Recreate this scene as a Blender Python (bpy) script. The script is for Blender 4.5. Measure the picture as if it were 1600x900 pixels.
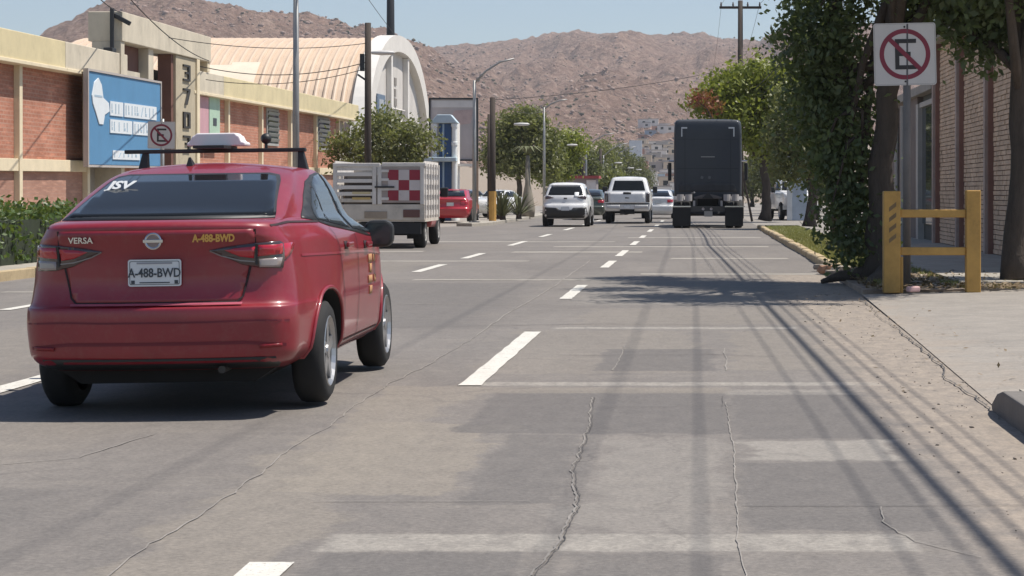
import bpy, bmesh, math, random
import numpy as np
from mathutils import Vector, Matrix
from mathutils.bvhtree import BVHTree
from mathutils.geometry import delaunay_2d_cdt

random.seed(7)
RNG = np.random.default_rng(11)
for o in list(bpy.data.objects):
    bpy.data.objects.remove(o)
scene = bpy.context.scene
COL = scene.collection
R = math.radians
PI = math.pi

# ------------------------------------------------------------------ camera, sky, sun, exposure
cam_d = bpy.data.cameras.new('camera')
cam = bpy.data.objects.new('camera', cam_d)
COL.objects.link(cam)
scene.camera = cam
CAMH = 1.29
cam.location = (0, 0, CAMH)
cam.rotation_euler = (R(90), 0, 0)
cam_d.sensor_width = 36
cam_d.lens = 3280 / 1600 * 36
cam_d.shift_x = -(1090 - 800) / 1600
cam_d.shift_y = -(450 - 301) / 1600
cam_d.clip_start = 0.1
cam_d.clip_end = 9000
scene.render.resolution_x = 1024
scene.render.resolution_y = 576

SUN_EL, SUN_AZ = R(64), R(7)          # azimuth from +X (right side of the street) towards +Y
sx, sy, sz = math.cos(SUN_EL) * math.cos(SUN_AZ), math.cos(SUN_EL) * math.sin(SUN_AZ), math.sin(SUN_EL)
world = bpy.data.worlds.new('World')
scene.world = world
world.use_nodes = True
wn = world.node_tree
sky = wn.nodes.new('ShaderNodeTexSky')
sky.sky_type = 'NISHITA'
sky.sun_disc = False
sky.sun_elevation = SUN_EL
sky.sun_rotation = math.atan2(sx, sy)
sky.air_density = 1.0
sky.dust_density = 1.6
sky.ozone_density = 1.5
sky.altitude = 1300
wn.links.new(sky.outputs[0], wn.nodes['Background'].inputs[0])
wn.nodes['Background'].inputs[1].default_value = 0.09
sun_d = bpy.data.lights.new('sun', 'SUN')
sun_d.energy = 4.4
sun_d.angle = R(0.55)
sun_d.color = (1.0, 0.94, 0.86)
sun = bpy.data.objects.new('sun', sun_d)
COL.objects.link(sun)
sun.rotation_euler = Vector((sx, sy, sz)).to_track_quat('Z', 'Y').to_euler()
sun.location = (20, 5, 40)
vs = scene.view_settings
vs.view_transform = 'Standard'
vs.look = 'None'
vs.gamma = 1
vs.use_curve_mapping = False
vs.exposure = 0.47

# ------------------------------------------------------------------ helpers
def tag(o, label=None, cat=None, group=None, kind=None):
    if label: o['label'] = label
    if cat: o['category'] = cat
    if group: o['group'] = group
    if kind: o['kind'] = kind
    return o

def empty(name, loc=(0, 0, 0), rz=0, rx=0):
    o = bpy.data.objects.new(name, None)
    COL.objects.link(o)
    o.empty_display_size = .2
    o.location = loc
    o.rotation_euler = (rx, 0, rz)
    return o

def link_mesh(name, me, mat, parent=None, smooth=False):
    if mat is not None and not me.materials:
        me.materials.append(mat)
    o = bpy.data.objects.new(name, me)
    COL.objects.link(o)
    if parent is not None:
        o.parent = parent
    if smooth:
        me.polygons.foreach_set('use_smooth', [True] * len(me.polygons))
    return o

def copy_tree(o, parent=None):
    c = o.copy()
    COL.objects.link(c)
    c.parent = parent
    for ch in list(o.children):
        copy_tree(ch, c)
    return c

class MB:
    def __init__(s):
        s.v, s.f = [], []
    def add(s, vs_, fs_):
        n = len(s.v)
        s.v += [tuple(v) for v in vs_]
        s.f += [tuple(i + n for i in f) for f in fs_]
        return s
    def box(s, x0, y0, z0, x1, y1, z1):
        return s.add([(x0, y0, z0), (x1, y0, z0), (x1, y1, z0), (x0, y1, z0), (x0, y0, z1), (x1, y0, z1), (x1, y1, z1), (x0, y1, z1)],
                     [(3, 2, 1, 0), (4, 5, 6, 7), (0, 1, 5, 4), (1, 2, 6, 5), (2, 3, 7, 6), (3, 0, 4, 7)])
    def obox(s, c, d, rot=(0, 0, 0)):
        from mathutils import Euler
        m = Matrix.Translation(c) @ Euler(rot).to_matrix().to_4x4()
        hx, hy, hz = d[0] / 2, d[1] / 2, d[2] / 2
        vs_ = [m @ Vector((x, y, z)) for z in (-hz, hz) for (x, y) in ((-hx, -hy), (hx, -hy), (hx, hy), (-hx, hy))]
        return s.add(vs_, [(3, 2, 1, 0), (4, 5, 6, 7), (0, 1, 5, 4), (1, 2, 6, 5), (2, 3, 7, 6), (3, 0, 4, 7)])
    def tube(s, pts, r, n=8, cap=True):
        pts = [Vector(p) for p in pts]
        k = len(pts)
        rs = r if isinstance(r, (list, tuple)) else [r] * k
        vs_, fs_ = [], []
        up = None
        for i, p in enumerate(pts):
            t = (pts[min(i + 1, k - 1)] - pts[max(i - 1, 0)])
            t.normalize()
            if up is None:
                up = Vector((0, 0, 1)) if abs(t.z) < .9 else Vector((1, 0, 0))
            a = t.cross(up)
            if a.length < 1e-4:
                a = t.cross(Vector((0, 1, 0)))
            a.normalize()
            b = a.cross(t)
            up = b
            for j in range(n):
                q = 2 * PI * j / n
                vs_.append(p + (a * math.cos(q) + b * math.sin(q)) * rs[i])
        for i in range(k - 1):
            for j in range(n):
                j2 = (j + 1) % n
                fs_.append((i * n + j2, i * n + j, (i + 1) * n + j, (i + 1) * n + j2))
        if cap:
            fs_.append(tuple(range(n)))
            fs_.append(tuple((k - 1) * n + j for j in reversed(range(n))))
        return s.add(vs_, fs_)
    def prism(s, poly, axis, a0, a1):
        """poly: 2-D outline; axis x: (y,z), y: (x,z), z: (x,y)"""
        n = len(poly)
        def P(p, a):
            return {'x': (a, p[0], p[1]), 'y': (p[0], a, p[1]), 'z': (p[0], p[1], a)}[axis]
        vs_ = [P(p, a0) for p in poly] + [P(p, a1) for p in poly]
        fs_ = [tuple(range(n)), tuple(range(2 * n - 1, n - 1, -1))]
        fs_ += [(i, i + n, (i + 1) % n + n, (i + 1) % n) for i in range(n)]
        return s.add(vs_, fs_)
    def lathe(s, prof, n=24, axis='x', c=(0, 0, 0)):
        """prof list of (a, r) along axis"""
        k = len(prof)
        vs_, fs_ = [], []
        for (a, r) in prof:
            for j in range(n):
                q = 2 * PI * j / n
                u, w = r * math.cos(q), r * math.sin(q)
                p = {'x': (a, u, w), 'y': (u, a, w), 'z': (u, w, a)}[axis]
                vs_.append((p[0] + c[0], p[1] + c[1], p[2] + c[2]))
        for i in range(k - 1):
            for j in range(n):
                j2 = (j + 1) % n
                fs_.append((i * n + j, i * n + j2, (i + 1) * n + j2, (i + 1) * n + j))
        return s.add(vs_, fs_)
    def mesh(s, name='m'):
        me = bpy.data.meshes.new(name)
        me.from_pydata(s.v, [], s.f)
        bm = bmesh.new()
        bm.from_mesh(me)
        bmesh.ops.recalc_face_normals(bm, faces=bm.faces)
        bm.to_mesh(me)
        bm.free()
        return me
    def build(s, name, mat, parent=None, smooth=False, bevel=0, loc=None, rot=None):
        o = link_mesh(name, s.mesh(name), mat, parent, smooth)
        if bevel:
            m = o.modifiers.new('bevel', 'BEVEL')
            m.width = bevel
            m.segments = 2
            m.limit_method = 'ANGLE'
        if loc is not None: o.location = loc
        if rot is not None: o.rotation_euler = rot
        return o

def sheet(name, verts, faces, mat, parent=None):
    me = bpy.data.meshes.new(name)
    me.from_pydata(verts, [], faces)
    return link_mesh(name, me, mat, parent)

def rounded_rect(w, h, r, n=5, cx=0, cy=0):
    out = []
    for (sx_, sy_, a0) in ((1, -1, -90), (1, 1, 0), (-1, 1, 90), (-1, -1, 180)):
        for i in range(n + 1):
            a = R(a0 + 90 * i / n)
            out.append((cx + sx_ * (w / 2 - r) + r * math.cos(a), cy + sy_ * (h / 2 - r) + r * math.sin(a)))
    return out

def text_mesh(s, size, ext=.003, shear=0, bold=0):
    cu = bpy.data.curves.new('txt', 'FONT')
    cu.body = s
    cu.size = size
    cu.extrude = ext
    cu.align_x = 'CENTER'
    cu.align_y = 'CENTER'
    cu.shear = shear
    cu.offset = bold
    cu.resolution_u = 3
    t = bpy.data.objects.new('txt', cu)
    COL.objects.link(t)
    bpy.context.view_layer.update()
    dg = bpy.context.evaluated_depsgraph_get()
    me = bpy.data.meshes.new_from_object(t.evaluated_get(dg))
    bpy.data.objects.remove(t)
    bpy.data.curves.remove(cu)
    return me

def text(name, s, size, mat, parent, loc, rot, ext=.003, sx_=1, shear=0, bold=0):
    me = text_mesh(s, size, ext, shear, bold)
    me.materials.clear()
    o = link_mesh(name, me, mat, parent)
    o.location = loc
    o.rotation_euler = rot
    o.scale = (sx_, 1, 1)
    return o

# ------------------------------------------------------------------ materials
MATS = {}
def nodes_of(name):
    m = bpy.data.materials.new(name)
    m.use_nodes = True
    nt = m.node_tree
    return m, nt, nt.nodes['Principled BSDF']

def N(nt, typ, **kw):
    n = nt.nodes.new(typ)
    for k, v in kw.items():
        if k.startswith('i_'):
            n.inputs[k[2:].replace('_', ' ')].default_value = v
        else:
            setattr(n, k, v)
    return n

def mixcol(nt, fac, a, b, mode='MIX'):
    n = nt.nodes.new('ShaderNodeMix')
    n.data_type = 'RGBA'
    n.blend_type = mode
    for sock, v in ((n.inputs[0], fac), (n.inputs[6], a), (n.inputs[7], b)):
        if isinstance(v, (int, float)): sock.default_value = v
        elif isinstance(v, (tuple, list)): sock.default_value = tuple(v) + ((1,) if len(v) == 3 else ())
        else: nt.links.new(v, sock)
    return n.outputs[2]

def ramp(nt, src, p0, p1, c0=(0, 0, 0), c1=(1, 1, 1)):
    n = nt.nodes.new('ShaderNodeValToRGB')
    e = n.color_ramp.elements
    e[0].position, e[1].position = p0, p1
    e[0].color, e[1].color = tuple(c0) + (1,), tuple(c1) + (1,)
    nt.links.new(src, n.inputs[0])
    return n.outputs[0]

def pos(nt):
    return nt.nodes.new('ShaderNodeNewGeometry').outputs['Position']

def noise(nt, vec, scale, detail=4, rough=.55, dist=0):
    n = N(nt, 'ShaderNodeTexNoise')
    n.inputs['Scale'].default_value = scale
    n.inputs['Detail'].default_value = detail
    n.inputs['Roughness'].default_value = rough
    n.inputs['Distortion'].default_value = dist
    if vec is not None: nt.links.new(vec, n.inputs['Vector'])
    return n.outputs['Fac']

def vscale(nt, vec, s):
    n = N(nt, 'ShaderNodeVectorMath', operation='MULTIPLY')
    nt.links.new(vec, n.inputs[0])
    n.inputs[1].default_value = s
    return n.outputs[0]

def bump(nt, b, src, strength, dist=.01):
    n = N(nt, 'ShaderNodeBump')
    n.inputs['Strength'].default_value = strength
    n.inputs['Distance'].default_value = dist
    nt.links.new(src, n.inputs['Height'])
    nt.links.new(n.outputs[0], b.inputs['Normal'])

def M(name, col, rough=.6, var=.2, scale=2.0, bmp=.0, metal=0, coat=0, spec=.5, obj=False, stretch=(1, 1, 1), bdist=.01, fine=None):
    """weathered plain surface: colour wanders with two noises, optional fine relief"""
    if name in MATS: return MATS[name]
    m, nt, b = nodes_of(name)
    vec = nt.nodes.new('ShaderNodeTexCoord').outputs['Object'] if obj else pos(nt)
    vec = vscale(nt, vec, stretch)
    n1 = noise(nt, vec, scale, 5, .6)
    n2 = noise(nt, vec, scale * 7.3, 3, .6)
    dark = tuple(c * (1 - var) for c in col)
    lite = tuple(min(1, c * (1 + var * .6)) for c in col)
    c1 = mixcol(nt, ramp(nt, n1, .3, .7), dark, lite)
    c2 = mixcol(nt, ramp(nt, n2, .35, .75), c1, col)
    mx = nt.nodes.new('ShaderNodeMix'); mx.data_type = 'RGBA'
    nt.links.new(c2, b.inputs['Base Color'])
    b.inputs['Roughness'].default_value = rough
    b.inputs['Metallic'].default_value = metal
    b.inputs['Coat Weight'].default_value = coat
    b.inputs['Coat Roughness'].default_value = .06
    b.inputs['Specular IOR Level'].default_value = spec
    if bmp:
        bump(nt, b, noise(nt, vec, fine or scale * 20, 4, .65), bmp, bdist)
    MATS[name] = m
    return m

def glass_mat(name, col=(.012, .014, .016), rough=.06):
    m, nt, b = nodes_of(name)
    b.inputs['Base Color'].default_value = col + (1,)
    b.inputs['Roughness'].default_value = rough
    b.inputs['Specular IOR Level'].default_value = .18
    MATS[name] = m
    return m

def leaf_mat(name, c0, c1, c2=None, trans=.35):
    m, nt, b = nodes_of(name)
    g = nt.nodes.new('ShaderNodeNewGeometry')
    rnd = g.outputs['Random Per Island']
    col = mixcol(nt, rnd, c0, c1)
    big = noise(nt, g.outputs['Position'], .9, 3)
    col = mixcol(nt, ramp(nt, big, .4, .65), col, mixcol(nt, rnd, c1, c2 or c0))
    nt.links.new(col, b.inputs['Base Color'])
    b.inputs['Roughness'].default_value = .45
    tr = N(nt, 'ShaderNodeBsdfTranslucent')
    nt.links.new(mixcol(nt, .5, col, (.25, .3, .04)), tr.inputs[0])
    mx = N(nt, 'ShaderNodeMixShader')
    mx.inputs[0].default_value = trans
    nt.links.new(b.outputs[0], mx.inputs[1])
    nt.links.new(tr.outputs[0], mx.inputs[2])
    nt.links.new(mx.outputs[0], nt.nodes['Material Output'].inputs[0])
    MATS[name] = m
    return m

def brick_mat(name, c1, c2, mortar, plane='yz', scale=1.0, bw=.24, rh=.075, ms=.012, dirty=.3, bmp=.5):
    m, nt, b = nodes_of(name)
    p = pos(nt)
    sep = N(nt, 'ShaderNodeSeparateXYZ'); nt.links.new(p, sep.inputs[0])
    cmb = N(nt, 'ShaderNodeCombineXYZ')
    nt.links.new(sep.outputs['Y' if plane == 'yz' else 'X'], cmb.inputs[0])
    nt.links.new(sep.outputs['Z'], cmb.inputs[1])
    br = N(nt, 'ShaderNodeTexBrick')
    nt.links.new(cmb.outputs[0], br.inputs['Vector'])
    br.inputs['Color1'].default_value = c1 + (1,)
    br.inputs['Color2'].default_value = c2 + (1,)
    br.inputs['Mortar'].default_value = mortar + (1,)
    br.inputs['Scale'].default_value = scale
    br.inputs['Brick Width'].default_value = bw
    br.inputs['Row Height'].default_value = rh
    br.inputs['Mortar Size'].default_value = ms
    br.inputs['Mortar Smooth'].default_value = .3
    n1 = noise(nt, p, .8, 5, .6)
    n2 = noise(nt, vscale(nt, p, (1, .6, 5)), 2.5, 4, .7)
    col = mixcol(nt, ramp(nt, n1, .35, .75), br.outputs['Color'], tuple(c * (1 - dirty) for c in c1))
    col = mixcol(nt, ramp(nt, n2, .5, .8), col, tuple(min(1, c * 1.35) for c in c2))
    nt.links.new(col, b.inputs['Base Color'])
    b.inputs['Roughness'].default_value = .85
    bump(nt, b, br.outputs['Fac'], -bmp, .012)
    MATS[name] = m
    return m

# plain materials used all over
cream = M('cream_paint', (.62, .53, .32), .8, .22, 1.2, .3)
cream_grey = M('grey_cream_paint', (.56, .50, .39), .85, .28, 1.6, .35, stretch=(1, 1, .5))
pale = M('pale_cream_paint', (.70, .60, .42), .8, .15, 2, .2)
white_paint = M('white_wall_paint', (.72, .69, .64), .75, .12, 1, .1)
concrete = M('concrete', (.36, .33, .29), .9, .25, 1.5, .4)
dark_metal = M('dark_metal', (.03, .032, .035), .5, .2, 5, 0, .3)
grey_metal = M('galvanised_metal', (.30, .30, .29), .5, .2, 4, 0, .5)
black_rubber = M('tyre_rubber', (.018, .018, .018), .85, .25, 20, .2)
black_plastic = M('black_plastic', (.02, .021, .022), .5, .2, 10)
chrome = M('chrome', (.55, .55, .56), .18, .05, 5, 0, 1)
alloy = M('alloy_wheel', (.42, .42, .42), .35, .1, 8, 0, .8)
wood_pole = M('creosoted_wood', (.055, .042, .034), .9, .35, 3, .5, stretch=(8, 8, .6))
red_lens = M('red_lens', (.42, .012, .025), .12, .1, 4, 0, 0, 1)
dark_lens = M('smoked_lens', (.05, .03, .03), .15, .2, 8, 0, 0, 1)
plate_white = M('plate_white', (.66, .68, .68), .5, .08, 6)
plate_ink = M('plate_ink', (.05, .06, .07), .6, .1, 6)
glass = glass_mat('tinted_glass')
glass_light = glass_mat('window_glass', (.05, .06, .07), .04)
cloth_black = M('cable_black', (.015, .015, .015), .7, .1, 5)
bark = M('ficus_bark', (.085, .066, .052), .95, .4, 3, .8, stretch=(3, 3, .8), fine=14, bdist=.03)
yellow_paint = M('yellow_paint', (.50, .285, .07), .6, .3, 3, .25)
# ------------------------------------------------------------------ numpy noise
def vnoise(x, y, seed=0):
    xi, yi = np.floor(x).astype(np.int64), np.floor(y).astype(np.int64)
    xf, yf = x - xi, y - yi
    def h(a, b):
        n = (a * 374761393 + b * 668265263 + seed * 974634777) & 0x7fffffff
        n = ((n ^ (n >> 13)) * 1274126177) & 0x7fffffff
        return ((n ^ (n >> 16)) & 0xffff) / 65535.0
    u, v = xf * xf * (3 - 2 * xf), yf * yf * (3 - 2 * yf)
    return (h(xi, yi) * (1 - u) + h(xi + 1, yi) * u) * (1 - v) + (h(xi, yi + 1) * (1 - u) + h(xi + 1, yi + 1) * u) * v

def fbm(x, y, oct=5, seed=0, ridged=False):
    t, a, s = 0, .5, 0
    for i in range(oct):
        n = vnoise(x, y, seed + i)
        if ridged: n = 1 - np.abs(2 * n - 1)
        t = t + a * n
        s += a
        a *= .5
        x, y = x * 2.03 + 11.3, y * 2.03 - 7.1
    return t / s

# ================================================================== THE SETTING
# ---- ground, road
def box_mask(nt, xy, x0, x1, y0, y1, soft=.03):
    """1 inside a rectangle of the ground plane; xy = (x socket, y socket), already wobbled"""
    def lin(src, k, c):
        n = N(nt, 'ShaderNodeMath', operation='MULTIPLY_ADD'); nt.links.new(src, n.inputs[0])
        n.inputs[1].default_value = k; n.inputs[2].default_value = c
        return n.outputs[0]
    def mn(p, q):
        n = N(nt, 'ShaderNodeMath', operation='MINIMUM'); nt.links.new(p, n.inputs[0]); nt.links.new(q, n.inputs[1]); return n.outputs[0]
    d = mn(mn(lin(xy[0], 1, -x0), lin(xy[0], -1, x1)), mn(lin(xy[1], 1, -y0), lin(xy[1], -1, y1)))
    r = N(nt, 'ShaderNodeMapRange', interpolation_type='SMOOTHSTEP')
    nt.links.new(d, r.inputs[0]); r.inputs[1].default_value = -soft; r.inputs[2].default_value = soft
    return r.outputs[0]

def mulfac(nt, p, q):
    n = N(nt, 'ShaderNodeMath', operation='MULTIPLY')
    for s_, v in ((n.inputs[0], p), (n.inputs[1], q)):
        if isinstance(v, (int, float)): s_.default_value = v
        else: nt.links.new(v, s_)
    return n.outputs[0]

TAN, PALE, DARK, DUST = (.236, .211, .179), (.286, .267, .240), (.136, .127, .121), (.308, .262, .216)
# old repairs, trenches, drifts of dust: shapes on the road itself
ROAD_PATCHES = [(-2.05, -1.45, -5, 14.0, TAN, .6, .06), (-1.85, -1.05, 8.9, 11.7, TAN, .75, .03), (-.48, .12, 7.95, 11.0, PALE, .3, .04), (-1.0, -.6, 8.7, 11.2, DARK, .7, .03), (-1.6, -.05, 15.0, 19.6, TAN, .35, .05), (.22, 1.02, 10.1, 10.95, PALE, .7, .04),
                (-1.3, .18, 11.25, 13.7, DARK, .85, .03), (.2, .95, 8.0, 10.05, DARK, .8, .03), (.2, 1.1, 11.0, 13.6, DARK, .8, .03), (-.75, .12, 15.2, 17.3, DARK, .8, .03), (.3, 1.2, 15.2, 19.6, TAN, .4, .04),
                (-1.35, -.62, 5.0, 7.55, DARK, .8, .03), (-.45, .12, 5.0, 7.5, DARK, .6, .03), (-4.4, -2.2, 20, 30, DARK, .55, .2), (-1.2, 1.6, 20.4, 23.4, TAN, .35, .1), (-4.6, -2.6, 5.0, 9.2, DARK, .5, .2), (-7.0, -3.2, 9.6, 12.0, TAN, .3, .3),
                (-6.5, -4.9, 14, 40, TAN, .35, .2), (-1.5, .9, 24, 31, PALE, .25, .3),
                (-1.38, .80, 7.55, 7.93, PALE, .9, .025), (-1.52, 1.25, 14.03, 14.29, PALE, .95, .025), (-1.35, .95, 19.86, 20.16, PALE, .95, .03), (-1.5, .2, 13.5, 13.9, TAN, .6, .05), (.2, 1.0, 13.4, 13.75, PALE, .5, .04)]
def road_mat():
    m, nt, b = nodes_of('old_asphalt')
    p = pos(nt)
    n1 = noise(nt, vscale(nt, p, (1, .35, 1)), .55, 6, .62, .6)
    n2 = noise(nt, vscale(nt, p, (.5, 2.2, 1)), 1.3, 5, .65)
    n3 = noise(nt, p, 38, 4, .7)
    n4 = noise(nt, vscale(nt, p, (1.3, .12, 1)), 1.0, 4, .6)
    n5 = noise(nt, vscale(nt, p, (1, .5, 1)), 9, 5, .7)
    col = mixcol(nt, ramp(nt, n1, .3, .7), (.156, .143, .133), (.205, .188, .172))
    col = mixcol(nt, ramp(nt, n2, .52, .78, (0, 0, 0), (.8, .8, .8)), col, (.226, .205, .181))
    col = mixcol(nt, ramp(nt, n4, .55, .8, (0, 0, 0), (.8, .8, .8)), col, (.142, .131, .123))
    # wobbled ground coordinates for the repair outlines
    def wob(scale, amp, src):
        nz = N(nt, 'ShaderNodeTexNoise'); nz.inputs['Scale'].default_value = scale; nz.inputs['Detail'].default_value = 5; nz.inputs['Roughness'].default_value = .65
        nt.links.new(p, nz.inputs['Vector'])
        sb = N(nt, 'ShaderNodeVectorMath', operation='SUBTRACT'); nt.links.new(nz.outputs['Color'], sb.inputs[0]); sb.inputs[1].default_value = (.5, .5, .5)
        ad = N(nt, 'ShaderNodeVectorMath', operation='ADD'); nt.links.new(src, ad.inputs[0]); nt.links.new(vscale(nt, sb.outputs[0], (amp, amp, 0)), ad.inputs[1])
        return ad.outputs[0]
    def sepxy(v):
        s_ = N(nt, 'ShaderNodeSeparateXYZ'); nt.links.new(v, s_.inputs[0]); return s_.outputs[0], s_.outputs[1]
    big = sepxy(wob(1.1, .9, p)); fine = sepxy(wob(5, .10, p)); med = sepxy(wob(2.4, .32, p))
    for (x0, x1, y0, y1, c, a, soft) in ROAD_PATCHES:
        crisp = (y1 - y0) < .45 or c is DARK and soft < .05
        mk = box_mask(nt, med if c is DARK and soft < .05 else fine if crisp else big, x0, x1, y0, y1, soft)
        if c is PALE and (y1 - y0) < .45: mk = mulfac(nt, mk, ramp(nt, n5, .25, .55, (.35, .35, .35), (1, 1, 1)))
        col = mixcol(nt, mulfac(nt, mk, a), col, c)
    # dust blown against the edge of the lane
    sh = box_mask(nt, sepxy(wob(1.6, .7, p)), 1.12, 9, -50, 33, .22)
    sh = mulfac(nt, sh, ramp(nt, n5, .2, .62, (.3, .3, .3), (.9, .9, .9)))
    col = mixcol(nt, sh, col, DUST)
    col = mixcol(nt, 1.0, col, ramp(nt, n5, .25, .8, (.84, .84, .84), (1.15, 1.14, 1.12)), 'MULTIPLY')
    fac = ramp(nt, n3, .25, .8, (.70, .70, .70), (1.32, 1.31, 1.29))
    col = mixcol(nt, 1.0, col, fac, 'MULTIPLY')
    speck = noise(nt, p, 120, 2, .5)
    col = mixcol(nt, ramp(nt, speck, .68, .74, (0, 0, 0), (.5, .5, .5)), col, (.36, .33, .30))
    # crazed surface cracks
    vo = N(nt, 'ShaderNodeTexVoronoi', feature='DISTANCE_TO_EDGE')
    nt.links.new(vscale(nt, wob(2.5, .5, p), (.55, .28, 1)), vo.inputs['Vector'])
    vo.inputs['Scale'].default_value = 1.0
    ck = ramp(nt, vo.outputs['Distance'], .0, .007, (1, 1, 1), (0, 0, 0))
    col = mixcol(nt, mulfac(nt, mulfac(nt, ck, ramp(nt, n1, .45, .6)), .7), col, (.11, .10, .094))
    nt.links.new(col, b.inputs['Base Color'])
    b.inputs['Roughness'].default_value = .82
    b.inputs['Specular IOR Level'].default_value = .3
    bump(nt, b, n3, .5, .006)
    return m
asphalt = road_mat()

def patch_mat(name, col, var=.3):
    m, nt, b = nodes_of(name)
    p = pos(nt)
    n1 = noise(nt, p, 2.2, 6, .7)
    n3 = noise(nt, p, 40, 4, .7)
    c = mixcol(nt, ramp(nt, n1, .3, .7), tuple(x * (1 - var) for x in col), tuple(x * (1 + var * .5) for x in col))
    c = mixcol(nt, 1.0, c, ramp(nt, n3, .25, .8, (.78, .78, .78), (1.2, 1.2, 1.2)), 'MULTIPLY')
    nt.links.new(c, b.inputs['Base Color'])
    b.inputs['Roughness'].default_value = .88
    bump(nt, b, n3, .4, .005)
    return m
def worn_paint():
    m, nt, b = nodes_of('worn_road_paint')
    p = pos(nt)
    n1 = noise(nt, vscale(nt, p, (1, .5, 1)), 7, 6, .7)
    n3 = noise(nt, p, 45, 4, .75)
    c = mixcol(nt, ramp(nt, n1, .3, .7), (.50, .48, .43), (.64, .62, .56))
    c = mixcol(nt, ramp(nt, n3, .56, .66, (0, 0, 0), (.75, .75, .75)), c, (.24, .22, .20))
    c = mixcol(nt, ramp(nt, n1, .60, .70, (0, 0, 0), (.8, .8, .8)), c, (.26, .24, .215))
    nt.links.new(c, b.inputs['Base Color'])
    b.inputs['Roughness'].default_value = .85
    bump(nt, b, n3, .4, .005)
    return m
tan_dust = patch_mat('tan_road_dust', (.255, .212, .160))
pale_strip = patch_mat('pale_trench_fill', (.33, .305, .265))
dark_patch = patch_mat('dark_asphalt_patch', (.145, .134, .127), .2)
crack_fill = patch_mat('crack_filler', (.27, .248, .222))
crack_dark = patch_mat('open_crack', (.10, .092, .084))
dirt = patch_mat('roadside_dirt', (.33, .26, .20), .3)
def drive_mat():
    m, nt, b = nodes_of('driveway_concrete')
    p = pos(nt)
    n1 = noise(nt, p, 1.2, 6, .65); n2 = noise(nt, vscale(nt, p, (.6, 2.5, 1)), 1.6, 5, .6); n3 = noise(nt, p, 40, 4, .7); n5 = noise(nt, p, 8, 5, .7)
    c = mixcol(nt, ramp(nt, n1, .3, .7), (.235, .213, .188), (.305, .275, .24))
    c = mixcol(nt, ramp(nt, n2, .5, .75, (0, 0, 0), (.7, .7, .7)), c, (.21, .196, .178))
    sep = N(nt, 'ShaderNodeSeparateXYZ'); nt.links.new(p, sep.inputs[0])
    e = N(nt, 'ShaderNodeMath', operation='MULTIPLY_ADD'); nt.links.new(n1, e.inputs[0]); e.inputs[1].default_value = 2.2; nt.links.new(sep.outputs[0], e.inputs[2])
    edge_ = ramp(nt, mulfac(nt, e.outputs[0], .25), .70, .86, (1, 1, 1), (0, 0, 0))
    c = mixcol(nt, mulfac(nt, edge_, ramp(nt, n5, .2, .6, (.5, .5, .5), (1, 1, 1))), c, DUST)
    c = mixcol(nt, 1.0, c, ramp(nt, n3, .25, .8, (.76, .76, .76), (1.24, 1.24, 1.22)), 'MULTIPLY')
    c = mixcol(nt, 1.0, c, ramp(nt, n5, .25, .8, (.86, .86, .86), (1.12, 1.12, 1.12)), 'MULTIPLY')
    nt.links.new(c, b.inputs['Base Color'])
    b.inputs['Roughness'].default_value = .9
    bump(nt, b, n3, .4, .006)
    return m
drive_conc = drive_mat()
marking = worn_paint()
walk_conc = patch_mat('pavement_concrete', (.36, .33, .28), .25)
ground_mat = patch_mat('dry_ground', (.30, .24, .18), .3)

ground = sheet('ground', [(-6000, -300, -.25), (6000, -300, -.25), (6000, 8000, -.25), (-6000, 8000, -.25)], [(0, 1, 2, 3)], ground_mat)
tag(ground, kind='structure')
road = sheet('road', [(-10.1, -40, 0), (2.3, -40, 0), (2.3, 900, 0), (-8.2, 900, 0), (-8.2, 84, 0), (-10.1, 78, 0)], [(0, 1, 2, 3, 4, 5)], asphalt)
tag(road, kind='structure')
lot = sheet('parking_lot', [(-15.5, 60, -.006), (-8.0, 60, -.006), (-8.0, 260, -.006), (-15.5, 260, -.006)], [(0, 1, 2, 3)], patch_mat('lot_paving', (.30, .27, .235)))
tag(lot, kind='structure')
lot2 = sheet('side_yard', [(2.1, 62, -.006), (18, 62, -.006), (18, 260, -.006), (2.1, 260, -.006)], [(0, 1, 2, 3)], patch_mat('yard_paving', (.27, .245, .215)))
tag(lot2, kind='structure')

def ragged(name, x0, x1, y0, y1, z, mat, amp=.05, parent=road, step=.12, seed=0, sides=(1, 1, 1, 1)):
    """flat patch with a torn outline (sides: near, right, far, left)"""
    rr = random.Random(seed * 77 + 5)
    pts = []
    def walk(a, b, am):
        n = max(2, int(math.dist(a, b) / step))
        out, w = [], 0
        for i in range(n):
            t = i / n
            w = w * .75 + rr.uniform(-1, 1) * am * .7
            nx, ny = -(b[1] - a[1]), b[0] - a[0]
            L = math.hypot(nx, ny)
            e = w * min(1, 6 * min(t, 1 - t))
            out.append((a[0] + (b[0] - a[0]) * t + nx / L * e, a[1] + (b[1] - a[1]) * t + ny / L * e, z))
        return out
    c = [(x0, y0), (x1, y0), (x1, y1), (x0, y1)]
    for i in range(4):
        pts += walk(c[i], c[(i + 1) % 4], amp * sides[i])
    r = delaunay_2d_cdt([Vector(p[:2]) for p in pts], [], [list(range(len(pts)))], 1, 1e-4)
    me = bpy.data.meshes.new(name)
    me.from_pydata([(v[0], v[1], z) for v in r[0]], [], [list(f) for f in r[2]])
    for p_ in me.polygons:
        if p_.normal.z < 0: p_.flip()
    return link_mesh(name, me, mat, parent)

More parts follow.
